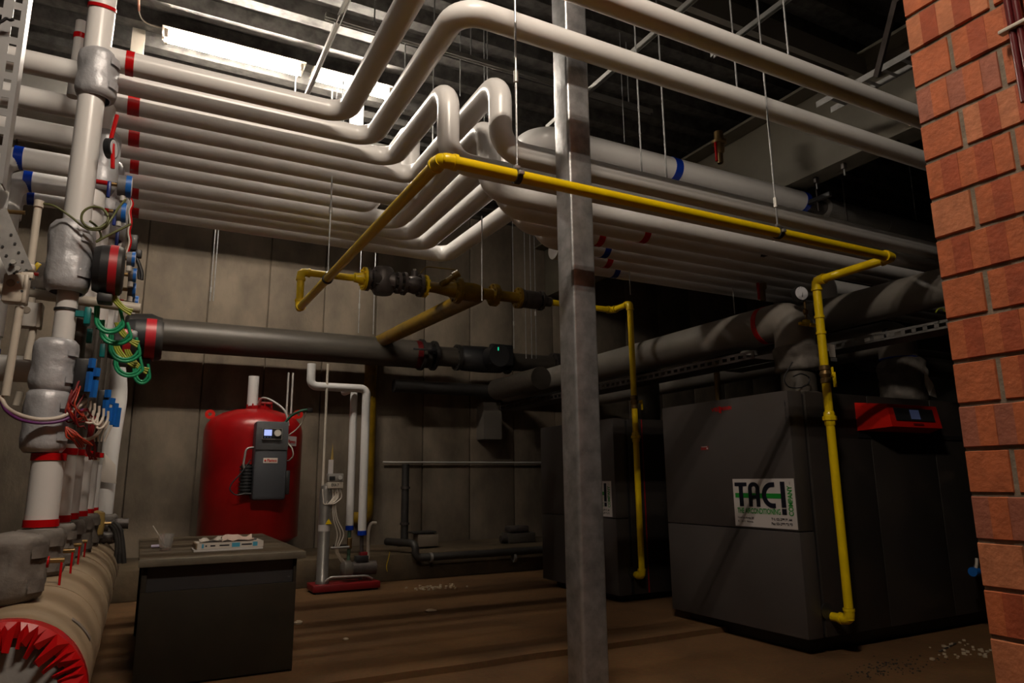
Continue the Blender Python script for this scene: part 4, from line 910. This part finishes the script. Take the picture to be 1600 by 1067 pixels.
for k in range(11):
    a = PI*1.25-k*PI*.15; b.prism([(.042*math.cos(a)-.001,.042*math.sin(a)),(.042*math.cos(a)+.001,.042*math.sin(a)),(.050*math.cos(a)+.001,.050*math.sin(a)),(.050*math.cos(a)-.001,.050*math.sin(a))],q,V((1,0,0)),V((0,0,1)),.001)
b.build('needle_and_ticks', BLACK, t, smooth=False)
q = p+V((.03,0,0)); MB().lathe((q.x,3.66,p.z-.25),(0,0,.2),[(0,.012),(.1,.018),(.2,.010),(.4,.01),(.45,.02),(.6,.02),(.65,.01),(1,.01)],14).build('brass_stem', BRASS, t)
b = MB(); zt = at(1258,500,'y',3.6).z; b.box((q.x,3.66,zt),(.06,.04,.05),.01); b.box((q.x-.06,3.64,zt-.02),(.1,.03,.03),.01); b.box((q.x+.06,3.64,zt-.02),(.1,.03,.03),.01); b.build('yellow_valve', YEL, t)
def vent(q, y, label):
    p = at(*q,'y',y); t = thing('air_vent', label, 'air vent', p)
    MB().lathe(p,(0,0,.34),[(0,.03),(.3,.03),(.35,.045),(.5,.05),(.6,.05),(.62,.075),(.7,.075),(.72,.05),(1,.045),(1,0)],18).build('vent_body', BRASS, t)
    MB().cyl(p+V((-.07,-.02,0)),p+V((-.07,-.02,.2)),.014,seg=10).build('red_tube', RED, t)
vent((1192,470),4.6,'brass air vent with red tube on top of the near boiler pipe')
vent((1360,500),4.6,'dark brass air vent with red tube on the right boiler pipe')
vent((1126,255),4.75,'brass air vent with red tube above the thick banded ceiling pipe')
MB_ = MB().lathe((4.66,4.35,2.2),(0,0,.04),[(0,.05),(0,.075),(1,.075),(1,.05)],24); tag(MB_.build('steel_ring', STEEL), 'shiny steel ring below the near boiler pipe', 'ring')
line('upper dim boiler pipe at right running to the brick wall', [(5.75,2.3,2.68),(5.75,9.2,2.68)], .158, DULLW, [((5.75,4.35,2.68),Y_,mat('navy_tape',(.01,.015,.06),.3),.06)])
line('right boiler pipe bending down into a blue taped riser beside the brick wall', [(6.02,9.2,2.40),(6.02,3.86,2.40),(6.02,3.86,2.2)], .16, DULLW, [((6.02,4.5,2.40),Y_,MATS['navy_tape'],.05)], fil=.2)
line('dim pipe running right behind the blue taped riser', [(6.2,4.3,2.3),(11,4.3,2.3)], .14, GREYCL)
t = thing('boiler_riser', 'silver padded riser with blue tape at the rear of the near boiler', 'pipe', (6.02,3.84,TOPZ))
ring((6.02,3.86,2.21),Z_,.155,.045).build('tape_band', BLUE, t)
jacket('silver_jacket', 1.78,2.19,6.02,3.84,.20,SILVERD,parent=t,wob=.1); 
b = MB(); q = at(1450,600,'y',3.6); b.add([q+V((-.03,0,.12)),q+V((.03,-.02,.02)),q+V((.07,-.02,-.12)),q+V((-.02,-.01,-.1)),q+V((.0,-.05,-.02)),q+V((.0,.03,-.0))],[(0,1,4),(1,2,4),(2,3,4),(3,0,4),(0,5,1),(1,5,2),(2,5,3),(3,5,0)]); b.build('loose_flap', PAPER, t)
t = thing('pressure_gauge', 'dim round gauge behind the cable tray on the right boiler pipe', 'gauge', at(1389,522,'y',3.9)); p = at(1389,522,'y',3.85)
MB().cyl(p+V((0,.03,0)),p,.058,seg=28).build('gauge_case', BLACK, t); MB().cyl(p,p+V((0,-.004,0)),.05,seg=28).build('dial_face', mat('grey_dial', (.3,.3,.32), .4), t)
# dark perforated cable trays above the boilers
def hole_tray(x, ya, yb, z, label, h=.07, m=GALVD):
    b = MB(); b.span((x,ya,z),(x+.25,yb,z+.003)); b.span((x,ya,z),(x+.003,yb,z+.02)); b.span((x,ya,z+h-.02),(x+.003,yb,z+h)); b.span((x+.247,ya,z),(x+.25,yb,z+h))
    n_ = int((yb-ya)/.09)
    for i in range(n_+1): b.span((x,ya+i*.09,z+.015),(x+.003,ya+i*.09+.035,z+h-.015))
    return tag(b.build('cable_tray', m, smooth=False), label, 'cable tray')
hole_tray(5.3, 2.6, 5.3, 2.24, 'perforated cable tray crossing behind the gas drop toward the brick wall')
hole_tray(4.35, 4.0, 8.6, 2.10, 'dark perforated cable tray beneath the large boiler pipe', m=IRON)
p = at(1512,0,'y',3) if False else None
q = at(1300,548,'y',3.55); t = thing('hanging_tag', 'small white paper tag hanging right of the gas drop', 'tag', q); MB().box(q,(.07,.003,.10),0).build('tag_plate', PAPER, t); MB().box(q+V((.01,0,-.07)),(.07,.01,.03),.004).build('clip', GALVD, t)
cable('yellow green cable end lying on the tray by the brick wall', [(1462,488),(1466,483),(1472,482),(1476,486)], 3.0, .006, YGREEN)
line('brown dusty vertical pipe behind the near boiler top', [(5.1,5.2,1.6),(5.1,5.2,2.3)], .03, BRASS)
line('grey riser on the far boiler behind the second yellow drop', [(5.0,6.2,1.74),(5.0,6.2,2.35)], .14, GREYCL)
line('large dim pipe running behind the column toward the second yellow drop', [(4.2,7.2,2.36),(4.2,8.4,2.36)], .14, GREYCL)
# blue drain cap by the brick wall
t = thing('drain_valve', 'blue plastic drain cap with pale hose stub at the brick wall edge', 'valve', at(1527,890,'y',3.2)); p = at(1523,893,'y',3.3)
MB().cyl(p+V((-.03,0,0)),p+V((.03,0,0)),.035,seg=18).build('blue_cap', BLUEP, t); MB().cyl(p+V((.03,0,0)),p+V((.25,.12,0)),.03,seg=16).build('drain_pipe', GREYCL, t); MB().tube([p+V((-.0,-.01,.02)),p+V((.005,-.02,.06)),p+V((.015,-.02,.1))],.012,.02,10).build('hose_stub', WCABLE, t)

# ------------------------------------------------------------------ desk with cup and books
DX0, DX1, DY0, DY1, DZ = .03, .975, 4.70, 6.50, .72
t = thing('desk', 'old olive grey steel desk with a dusty top in the foreground', 'desk', ((DX0+DX1)/2,(DY0+DY1)/2,0))
b = MB(); b.span((DX0,DY0,DZ-.042),(DX1,DY1,DZ),.006); b.build('desk_top', DESKT, t)
b = MB(); b.span((DX0-.001,DY0-.004,DZ-.044),(DX1+.001,DY0+.002,DZ-.002),.002); b.build('metal_edge', mat('edge_metal', (.20,.18,.14), .4, metal=.5, var=.3), t)
b = MB(); b.span((DX0+.02,DY0+.035,.012),(DX1-.045,DY0+.055,DZ-.19),.003); b.build('front_panel', DESKB, t)
b = MB(); b.span((DX0+.03,DY0+.06,DZ-.19),(DX1-.055,DY0+.075,DZ-.042)); b.build('recessed_panel', BLACK, t, smooth=False)
b = MB(); b.span((DX1-.065,DY0+.04,.0),(DX1-.045,DY1-.05,DZ-.042),.003); b.build('side_panel', DESKB, t)
b = MB(); b.span((DX0+.02,DY0+.04,.0),(DX0+.05,DY0+.09,DZ-.042),.003); b.build('leg', DESKB, t)
b = MB(); b.span((DX0+.02,DY1-.1,.0),(DX0+.05,DY1-.05,DZ-.042),.003); b.build('leg', DESKB, t)
b = MB(); b.span((DX0+.05,DY1-.06,.2),(DX1-.07,DY1-.05,DZ-.042)); b.build('modesty_panel', DESKB, t)
# plastic cup with stirrer
p = at(258,860,'z',DZ); p = V((p.x,p.y,DZ)); t = thing('plastic_cup', 'clear plastic cup with a coffee rest and a stirrer on the desk', 'cup', p)
b = MB(); N = 24; prof = [(0,.0),(0,.033),(1,.05),(1,.0485),(.02,.0315),(.02,0)]; b.lathe(p+V((0,0,.001)),(0,0,.105),prof,N); b.build('cup_wall', GLASS, t, ang=60)
MB().cyl(p+V((0,0,.004)),p+V((0,0,.018)),.031,seg=24).build('coffee_rest', mat('coffee', (.12,.05,.02), .3), t)
MB().tube([p+V((.0,0,.02)),p+V((-.055,.01,.115)),p+V((-.085,.01,.16))],.004,.02,8).build('stirrer', PAPER, t)
p2 = at(243,856,'z',DZ); tag(MB().cyl((p2.x-.028,p2.y,DZ+.012),(p2.x+.028,p2.y,DZ+.012),.011,seg=16).build('cigarette_lighter', mat('pale_violet', (.45,.40,.55), .4)), 'small pale stub lying beside the plastic cup', 'lighter')
# books / catalogue
a = at(303,852,'z',DZ); R = Matrix.Rotation(.03,3,'Z')
ctr = V((.545,5.12,DZ)); 
t = thing('thick_book', 'thick white paperback with brown page edges lying on the desk', 'book', ctr)
b = MB(); b.box(ctr+V((0,0,.033)),(.40,.20,.032),.002,R); b.build('page_block', mat('brown_pages', (.24,.16,.09), .8, var=.3, scale=60, stretch=(1,1,20)), t)
b = MB(); b.box(ctr+V((0.01,0,.050)),(.405,.21,.002),0,R); b.box(ctr+V((0.01,0,.0155)),(.405,.21,.002),0,R); b.box(ctr+R@V((.01,-.105,.033)),(.405,.003,.036),0,R); cv = b.build('cover', PAPER, t)
b = MB()
for k, (u, w_) in enumerate(((-.16,.012),(.04,.05),(.16,.03))): b.box(ctr+R@V((u,-.1075,.034)),(w_,.001,.026),0,R)
b.build('blue_spine_marks', mat('light_blue_print', (.05,.28,.42), .5), t, smooth=False)
b = MB()
for k, (u, w_) in enumerate(((-.14,.01),(-.10,.03),(-.03,.06),(.10,.05),(.13,.02))): b.box(ctr+R@V((u,-.1075,.034)),(w_,.001,.008),0,R)
b.build('dark_spine_marks', SIGNK, t, smooth=False)
t = thing('thin_magazine', 'thin grey white magazine under the thick paperback on the desk', 'magazine', ctr+V((0,-.01,0)))
b = MB(); b.box(ctr+V((.0,-.012,.007)),(.42,.23,.012),.001,Matrix.Rotation(.01,3,'Z')); b.build('magazine_pages', mat('greyish_paper', (.50,.47,.45), .6), t)
def crumple(c, w_, d_, h_, seed, label, name='paper_sheet', m=PAPER):
    rnd = random.Random(seed); b = MB(); nx, ny = 7, 5; vs = []
    for i in range(nx):
        for j in range(ny): vs.append(c+V(((i/(nx-1)-.5)*w_, (j/(ny-1)-.5)*d_, abs(noise.noise(V((i*.55+seed,j*.6,0))))*h_*1.6)))
    top = [v+V((0,0,.0015)) for v in vs]; n_ = len(vs); fs = []
    for i in range(nx-1):
        for j in range(ny-1):
            a = i*ny+j; fs.append((a,a+1,a+ny+1,a+ny)); fs.append((n_+a,n_+a+ny,n_+a+ny+1,n_+a+1))
    b.add(vs+top, fs); return tag(b.build(name, m, ang=20), label, 'paper')
crumple(ctr+V((-.10,.0,.054)),.14,.14,.03,2,'crumpled white sheet on the left half of the paperback')
crumple(ctr+V((.06,.0,.054)),.20,.15,.045,5,'crumpled pinkish sheet on the right half of the paperback', m=mat('pinkish_paper', (.62,.47,.40), .7))
b = MB(); b.box(ctr+V((.15,.02,.0565)),(.07,.06,.008),.003); tag(b.build('small_grey_packet', mat('grey_packet', (.10,.10,.11), .4)), 'small dark packet on the right end of the paperback', 'packet')

# ------------------------------------------------------------------ red expansion tank
TX, TYY = 1.155, 8.8
t = thing('expansion_tank', 'large red cylindrical tank with a control unit behind the desk', 'tank', (TX,TYY,.3))
MB().lathe((TX,TYY,.42),(0,0,1.60),[(0,0),(.0,.3),(.03,.45),(.07,.55),(.80,.555),(.84,.55),(.88,.53),(.92,.48),(.96,.37),(.985,.25),(1,.0)],64).build('tank_body', REDP, t, ang=60)
for k in range(3):
    a = k*2*PI/3+.5; b = MB(); b.box((TX+.42*math.cos(a),TYY+.42*math.sin(a),.41),(.08,.08,.22),.01); b.build('leg', REDP, t)
b = MB().lathe((TX+.04,TYY-.02,2.0),(0,0,.05),[(0,.12),(0,.155),(.5,.155),(.5,.13),(1,.13),(1,0)],32)
for k in range(6): b.cyl((TX+.04+.14*math.cos(k),TYY-.02+.14*math.sin(k),2.01),(TX+.04+.14*math.cos(k),TYY-.02+.14*math.sin(k),2.07),.01,seg=6)
b.build('top_flange', REDP, t)
for s2 in (-1,1):
    q = at(327 if s2 < 0 else 466,650,'y',TYY); b = MB(); b.lathe((TX+s2*.50,TYY-.02,q.z+.02),(0,.02,0),[(0,.022),(0,.055),(1,.055),(1,.022)],24); b.box((TX+s2*.45,TYY-.01,q.z-.03),(.11,.018,.05),.004,Matrix.Rotation(-s2*.7,3,'Y')); b.build('lifting_lug', REDV, t)
b = MB(); q = V((TX+.33,TYY-.46,1.62)); R2 = Matrix.Rotation(.62,3,'Z'); b.box(q,(.22,.004,.11),0,R2); lb = b.build('name_plate', SIGNW, t, smooth=False)
text('lettering','Flamco', q+R2@V((-.02,-.004,-.025)), R2@V((1,0,0)), V((0,0,1)), .11,.04, RED, t, True)
b = MB(); b.box(V((TX+.1,TYY-.1,2.08)),(.14,.1,.03),.01); b.cyl((TX+.02,TYY-.15,2.05),(TX+.02,TYY-.15,2.14),.02,seg=10); b.build('top_valve', mat('red_valve', (.3,.02,.02), .4), t)
t = thing('control_unit', 'dark grey control cabinet with lit display mounted on the red tank', 'control unit', (1.25,8.15,.96))
b = MB(); b.span((1.07,8.03,.965),(1.42,8.24,1.815),.03); b.build('cabinet', ANTH, t)
b = MB(); b.span((1.075,8.022,1.50),(1.415,8.034,1.81),.02); b.build('upper_cover', mat('anthracite_light', (.09,.092,.10), .45), t)
b = MB(); b.span((1.135,8.008,1.615),(1.345,8.024,1.735),.012); f_ = b.build('display_frame', BLACK, t)
b = MB(); 
for P_ in (((1.135,8.004,1.73),(1.345,8.01,1.735)),((1.135,8.004,1.615),(1.345,8.01,1.62)),((1.135,8.004,1.615),(1.14,8.01,1.735)),((1.34,8.004,1.615),(1.345,8.01,1.735))): b.span(*P_)
b.build('chrome_rim', STEEL, f_, smooth=False)
b = MB(); b.span((1.155,8.002,1.655),(1.235,8.009,1.72)); b.build('lit_screen', mat('lit_screen', (.3,.35,.6), .3, emit=(.42,.52,1.0), estr=.8), f_, smooth=False)
MB().cyl((1.295,8.01,1.685),(1.295,7.985,1.685),.036,seg=28).build('dial_knob', mat('pale_knob', (.75,.7,.62), .35), f_)
b = MB()
for k in range(3): b.cyl((1.165+.03*k,8.009,1.638),(1.165+.03*k,8.004,1.638),.007,seg=8)
b.build('status_lights', mat('dim_blue_led', (.1,.2,.4), .4), f_)
b = MB(); b.span((1.165,8.026,1.36),(1.315,8.03,1.415)); pl = b.build('name_plate', mat('plate_cream', (.62,.55,.48), .5), t, smooth=False)
text('lettering','Flamco', (1.205,8.024,1.372), FY['X'], FY['Y'], .10,.032, RED, t, True)
MB().lathe((1.185,8.025,1.372),(0,0,.032),[(0,0),(.3,.011),(.5,.010),(1,0)],10).build('drop_emblem', RED, t)
t = thing('tank_pump_unit', 'black finned pump with hoses left behind the tank control cabinet', 'pump', (1.03,8.2,1.0))
b = MB()
for k in range(9): b.cyl((1.02,8.17,1.03+.035*k),(1.02,8.17,1.05+.035*k),.075,seg=20)
b.cyl((1.02,8.17,1.02),(1.02,8.17,1.35),.06,seg=20); b.build('finned_motor', BLACK, t)
MB().tube([(1.02,8.15,1.25),(.97,8.1,1.32),(.99,8.1,1.52),(1.07,8.12,1.53)],.012,.05,10).build('steel_hose', STEEL, t)
MB().tube([at(*q,'y',8.1) for q in ((392,718),(378,738),(362,755),(358,765),(368,774),(384,771),(398,772))],.007,.03,8).build('black_cable', BLACK, t)
b = MB(); b.span((1.42,8.1,1.02),(1.47,8.22,1.28),.01); b.build('side_box', BLACK, t)
line('short white pipe rising from the red tank into the dark', [(1.12,8.85,2.05),(1.12,8.85,2.42)], .062, WHITE)
for i, px_ in enumerate((448,455)):
    a = at(px_,640,'y',8.9); tag(MB().cyl((a.x,8.9,a.z-.05),(a.x,8.9,2.5),.012,seg=10).build('cable_conduit', LGREY), ('left','right')[i]+' of two thin pale conduits rising behind the red tank', 'conduit')
cable('grey cable arching from the tank top over to the right', [(403,632,8.6),(410,622,8.5),(425,626,8.4),(445,642,8.3),(451,665,8.3)], 8.4, .012, LGREY)
cable('green grey cable running right from the control cabinet', [(444,662,8.15),(455,650,8.1),(470,642,8.0),(484,640,8.0)], 8.1, .014, mat('dim_green_cable', (.03,.13,.08), .5))
cable('white cable loop right of the control cabinet', [(449,692,8.15),(456,700,8.1),(458,712,8.1),(452,719,8.15),(448,720,8.2)], 8.1, .008, WCABLE)
cable('second white cable hanging right of the control cabinet', [(448,682,8.15),(462,672,8.1),(472,660,8.05),(478,645,8.0)], 8.1, .008, WCABLE)
t = thing('cable_tie_end', 'small black clamp at the end of the green grey cable', 'clamp', at(484,641,'y',8.0)); p = at(484,641,'y',8.0); MB().box(p,(.06,.04,.05),.01).build('clamp_body', BLACKR, t)

# ------------------------------------------------------------------ pressurisation pump set right of the tank
t = thing('pump_skid', 'dark red steel base carrying the small dark pump set before the wall', 'pump base', (2.02,7.82,0))
b = MB(); b.span((1.68,7.66,.02),(2.40,7.98,.09),.006); b.build('base_plate', REDD, t)
for x in (1.72,2.30):
    MB().span((x,7.68,0),(x+.08,7.96,.02)).build('foot', BLACK, t)
PXc = 1.80
t = thing('pump_column', 'slim upright steel tube with a white label and yellow warning triangle', 'pressure vessel', (PXc,7.8,.09))
MB().lathe((PXc,7.8,.09),(0,0,1.05),[(0,0),(0,.07),(.03,.07),(.04,.062),(.9,.062),(.97,.05),(1,0)],28).build('steel_tube', mat('dull_steel_tube', (.34,.32,.30), .35, metal=.7, var=.2), t)
ring((PXc,7.8,.665),Z_,.061,.07,.002).build('white_label', SIGNW, t)
b = MB(); b.prism([(-.035,0),(.035,0),(0,.06)],(PXc+.03,7.735,.705),V((1,0,0)),V((0,0,1)),.002); b.build('warning_triangle', YEL, t, smooth=False)
z_ = at(521,750,'y',7.8).z; bx = at(522,748,'y',7.8).x
t = thing('pump_controller', 'grey and cream pump controller box above the steel tube', 'controller', (bx,7.75,z_-.1))
b = MB(); b.span((bx-.085,7.72,z_-.02),(bx+.085,7.8,z_+.07),.01); b.build('upper_housing', mat('mid_grey_plastic', (.26,.24,.22), .5), t)
b = MB(); b.span((bx-.07,7.712,z_+.0),(bx-.01,7.722,z_+.04)); b.build('display', BLACK, t, smooth=False); MB().cyl((bx+.045,7.722,z_+.025),(bx+.045,7.705,z_+.025),.022,seg=20).build('button_ring', LGREY, t)
b = MB(); b.span((bx-.085,7.725,z_-.09),(bx+.085,7.8,z_-.02),.008); b.build('lower_housing', CREAM, t); text('lettering','EXA 7',(bx-.045,7.724,z_-.068),FY['X'],FY['Y'],.08,.03,SIGNK,t,True)
for k in range(4): MB().cyl((bx-.06+.04*k,7.76,z_-.125),(bx-.06+.04*k,7.76,z_-.09),.013,seg=10).build('cable_gland', LGREY, t)
b = MB(); b.span((bx-.07,7.78,z_+.07),(bx-.02,7.8,z_+.22)); b.build('white_socket', SIGNW, t)
MB().lathe((bx-.03,7.8,z_+.22),(0,0,.18),[(0,.018),(1,.001)],8).build('pointed_cap', mat('ochre_plastic', (.3,.2,.05), .5), t)
b = MB(); b.span((bx-.03,7.81,z_-.3),(bx-.01,7.82,z_+.22)); b.build('bracket_bar', GALVD, t, smooth=False); b = MB(); b.span((PXc,7.80,z_-.32),(bx-.01,7.82,z_-.29)); b.build('bracket_foot', GALVD, t, smooth=False)
a = at(513,580,'y',7.8); bq = at(504,768,'y',7.8); tag(MB().cyl((bq.x,7.8,bq.z),(bq.x,7.8,2.46),.014,seg=12).build('cable_conduit', CREAM), 'long thin cream conduit ending beside the pump controller', 'conduit')
for k, q0 in enumerate((504,512,519,527,532)):
    cable('pale control cable looping under the pump controller', [(q0,764,7.76),(q0+1,778,7.75),(513+(k-2)*3,788,7.74),(522,785-k*2,7.75),(531-(k%2)*6,768,7.76)], 7.75, .007, WCABLE, group='cables looping under the pump controller')
for k in range(3): cable('pale cable hanging from the controller down to the pump', [(519+k*2,780,7.76),(521+k*3,810,7.76),(527+k*5,835,7.78),(524+k*2,860,7.8),(535+k*3,880,7.85)], 7.78, .006, WCABLE, group='cables hanging down to the pump')
xa_ = at(554,700,'y',7.85).x; xb_ = at(569,700,'y',7.85).x
za = at(555,828,'y',7.85).z; zb_ = at(569,835,'y',7.85).z; zt = at(575,608,'y',7.85).z
x0_ = at(485,600,'y',7.85).x
line('left white pipe of the pump set, blue tape at its foot', [(xa_,7.95,za),(xa_,7.95,zt+.02),(xa_,8.4,zt+.02)], .042, WHITE, [((xa_,7.95,za+.02),Z_,BLUE,.05)], fil=.06)
line('right white pipe of the pump set, crossing left under the wall pipe', [(xb_,7.83,zb_),(xb_,7.83,zt),(x0_,7.83,zt),(x0_,7.83,zt+.25)], .047, WHITE, [((xb_,7.83,zb_+.02),Z_,BLUE,.05)], fil=.07)
t = thing('small_pump', 'small dark pump with brass and green valves on the red base', 'pump', (2.1,7.82,.09)); p = V((2.10,7.80,.22))
MB().lathe(p-V((.1,0,0)),V((.12,0,0)),[(0,0),(0,.06),(.2,.09),(.8,.09),(1,.07),(1,0)],24).build('pump_head', mat('worn_steel', (.28,.25,.22), .4, metal=.6, var=.4), t)
MB().cyl(p+V((.02,0,0)),p+V((.28,0,0)),.075,seg=24).build('pump_motor', IRON, t); MB().box(p+V((.12,0,.1)),(.14,.1,.07),.01).build('terminal_box', BLACK, t)
MB().cyl((xa_,7.95,.2),(xa_,7.95,za),.02,seg=12).build('green_pipe', mat('verdigris', (.08,.16,.10), .5), t); MB().cyl((xb_,7.83,.1),(xb_,7.83,zb_),.022,seg=12).build('riser_stub', IRON, t)
MB().box((xa_,7.93,.48),(.05,.05,.12),.01).build('brass_valve', BRASS, t); MB().box((xa_-.1,7.93,.46),(.16,.02,.025),.005).build('valve_lever', IRON, t)
MB().tube([(1.82,7.72,.12),(1.86,7.70,.16),(2.25,7.70,.15),(2.33,7.74,.11)],.012,.03,10).build('steel_pipe', STEEL, t); MB().cyl((1.88,7.8,.45),(2.08,7.8,.45),.014,seg=10).build('thermometer_stem', GALVD, t)
for zz in (.25,.36): MB().box((xb_+.02,7.83,zz),(.08,.09,.06),.01).build('red_valve', REDD, t)
cable('cream hose curving from the yellow gas elbow down to the pump set', [(588,817,7.95),(580,818,7.95),(576,830,7.95),(575,850,7.95),(575,868,7.95),(573,900,7.9)], 7.95, .018, CREAM)
# dark pipes on the back wall and kerb
def K(px_, py_, y): return at(px_,py_,'y',y)
t = thing('drain_pipe', 'dark vertical drain pipe standing on the kerb right of the yellow drop', 'pipe', (2.95,9.2,.3))
p0 = K(634,725,9.2); MB().cyl((p0.x,9.2,.36),(p0.x,9.2,p0.z),.05,seg=20).build('pipe_shaft', BLACKR, t)
for zz in (K(634,762,9.2).z, K(634,818,9.2).z): ring((p0.x,9.2,zz),Z_,.05,.03,.015).build('pipe_collar', IRON, t)
MB().box((p0.x,9.2,.33),(.22,.2,.06),.01).build('foot', BLACKR, t)
a = K(648,840,8.15); b_ = K(648,872,8.1); line('dark pipe dropping over the kerb edge and running right along it', [(a.x-.2,8.6,.42),(a.x,8.12,.42),(a.x,8.12,b_.z),(6.5,8.12,b_.z)], .045, BLACKR, fil=.07)
for i, px_ in enumerate((673,803)):
    p = K(px_,871,8.12); tag(ring((p.x,8.12,p.z),X_,.045,.03,.012).build('pipe_clip', GALVD), ('left','right')[i]+' grey clip on the dark pipe along the kerb', 'clip')
p = K(665,852,8.8); t = thing('cable_box', 'low grey box on the kerb beside the dark drain pipe', 'box', (p.x,8.8,.3)); MB().box((p.x,8.8,.40),(.28,.2,.16),.01).build('box_body', mat('dusty_grey_box', (.20,.16,.12), .7), t); MB().box((p.x-.05,8.8,.30+.2),(.32,.22,.02),.004).build('box_lid', BLACKR, t)
p = K(805,848,8.8); t = thing('sump_pump', 'flat dark device standing on the kerb left of the column', 'pump', (p.x,8.8,.3)); MB().box((p.x+.05,8.8,.37),(.42,.26,.14),.02).build('housing', GREYCL, t); MB().box((p.x,8.75,.49),(.3,.18,.08),.02).build('head', IRON, t); MB().cyl((p.x-.25,8.75,.36),(p.x-.12,8.75,.36),.05,seg=14).build('inlet', IRON, t)
a = K(600,722,9.5); tag(MB().cyl((a.x,9.55,a.z),(K(850,722,9.5).x,9.55,a.z),.014,seg=10).build('wall_conduit', LGREY), 'thin pale conduit running along the wall at chest height', 'conduit')
cable('thin yellow wire hanging on the kerb below the gas drop', [(609,862),(607,872),(604,884),(605,893)], 8.15, .004, YEL)
# foot piece of the old wall bracket at far right of the wall
tag(MB().span((4.45,9.35,1.75),(4.75,9.6,2.3)).build('wall_cabinet', mat('dim_grey_cabinet', (.16,.14,.12), .6), smooth=False), 'dim grey cabinet high on the wall just left of the column', 'cabinet')
# debris on the floor
rnd = random.Random(21)
k = 0
for (px_, py_, s2, lab) in ((672,955,.05,'pale flat chip of wood on the floor between desk and column'),(770,893,.06,'round pale stone at the foot of the kerb'),(466,975,.035,'crumpled pale scrap on the floor right of the desk'),(540,1000,.02,'tiny dark crumb on the floor right of the desk')):
    p = at(px_,py_,'z',0.0); b = MB(); b.lathe((p.x,p.y,0.0),(0,0,s2*(.4 if 'flat' in lab else .9)),[(0,0),(.05,s2*.8),(.5,s2),(.9,s2*.5),(1,0)],9,wob=.35); tag(b.build('debris', mat('pale_debris', (.45,.36,.26), .8), ang=15), lab, 'debris')
def grit(name, cx_, cy_, sx, sy, n_, z, size, m, label):
    b = MB()
    for i in range(n_):
        x = cx_+rnd.gauss(0,sx); y = cy_+rnd.gauss(0,sy); s2 = size*rnd.uniform(.4,1.2)
        if 3.95 < x and 3.35 < y < 4.9: continue
        b.box((x,y,z+s2*.3),(s2,s2*rnd.uniform(.6,1.2),s2*.6),0,Matrix.Rotation(rnd.uniform(0,3),3,'Z'))
    o = tag(b.build(name, m, smooth=False), label, 'debris', kind='stuff'); return o
p = at(680,918,'z',0); grit('plaster_crumbs', p.x, p.y, .14, .08, 60, 0, .022, MATS['pale_debris'], 'pale plaster crumbs scattered before the kerb')
p = at(1375,1042,'z',-.04); grit('black_grit', p.x, p.y-.05, .22, .07, 130, -.04, .010, mat('black_grit', (.02,.018,.016), .8), 'black grit strewn before the near boiler')
p = at(1500,1015,'z',-.04); grit('wood_splinters', p.x, p.y-.05, .16, .10, 40, -.04, .02, MATS['pale_debris'], 'pale splinters on the floor by the brick wall')
p = at(1470,1010,'z',-.04); tag(MB().box((p.x,p.y-.05,-.035),(.35,.014,.008),.002,Matrix.Rotation(.25,3,'Z')).build('dark_stick', IRON), 'thin dark stick on the floor beside the brick wall', 'stick')
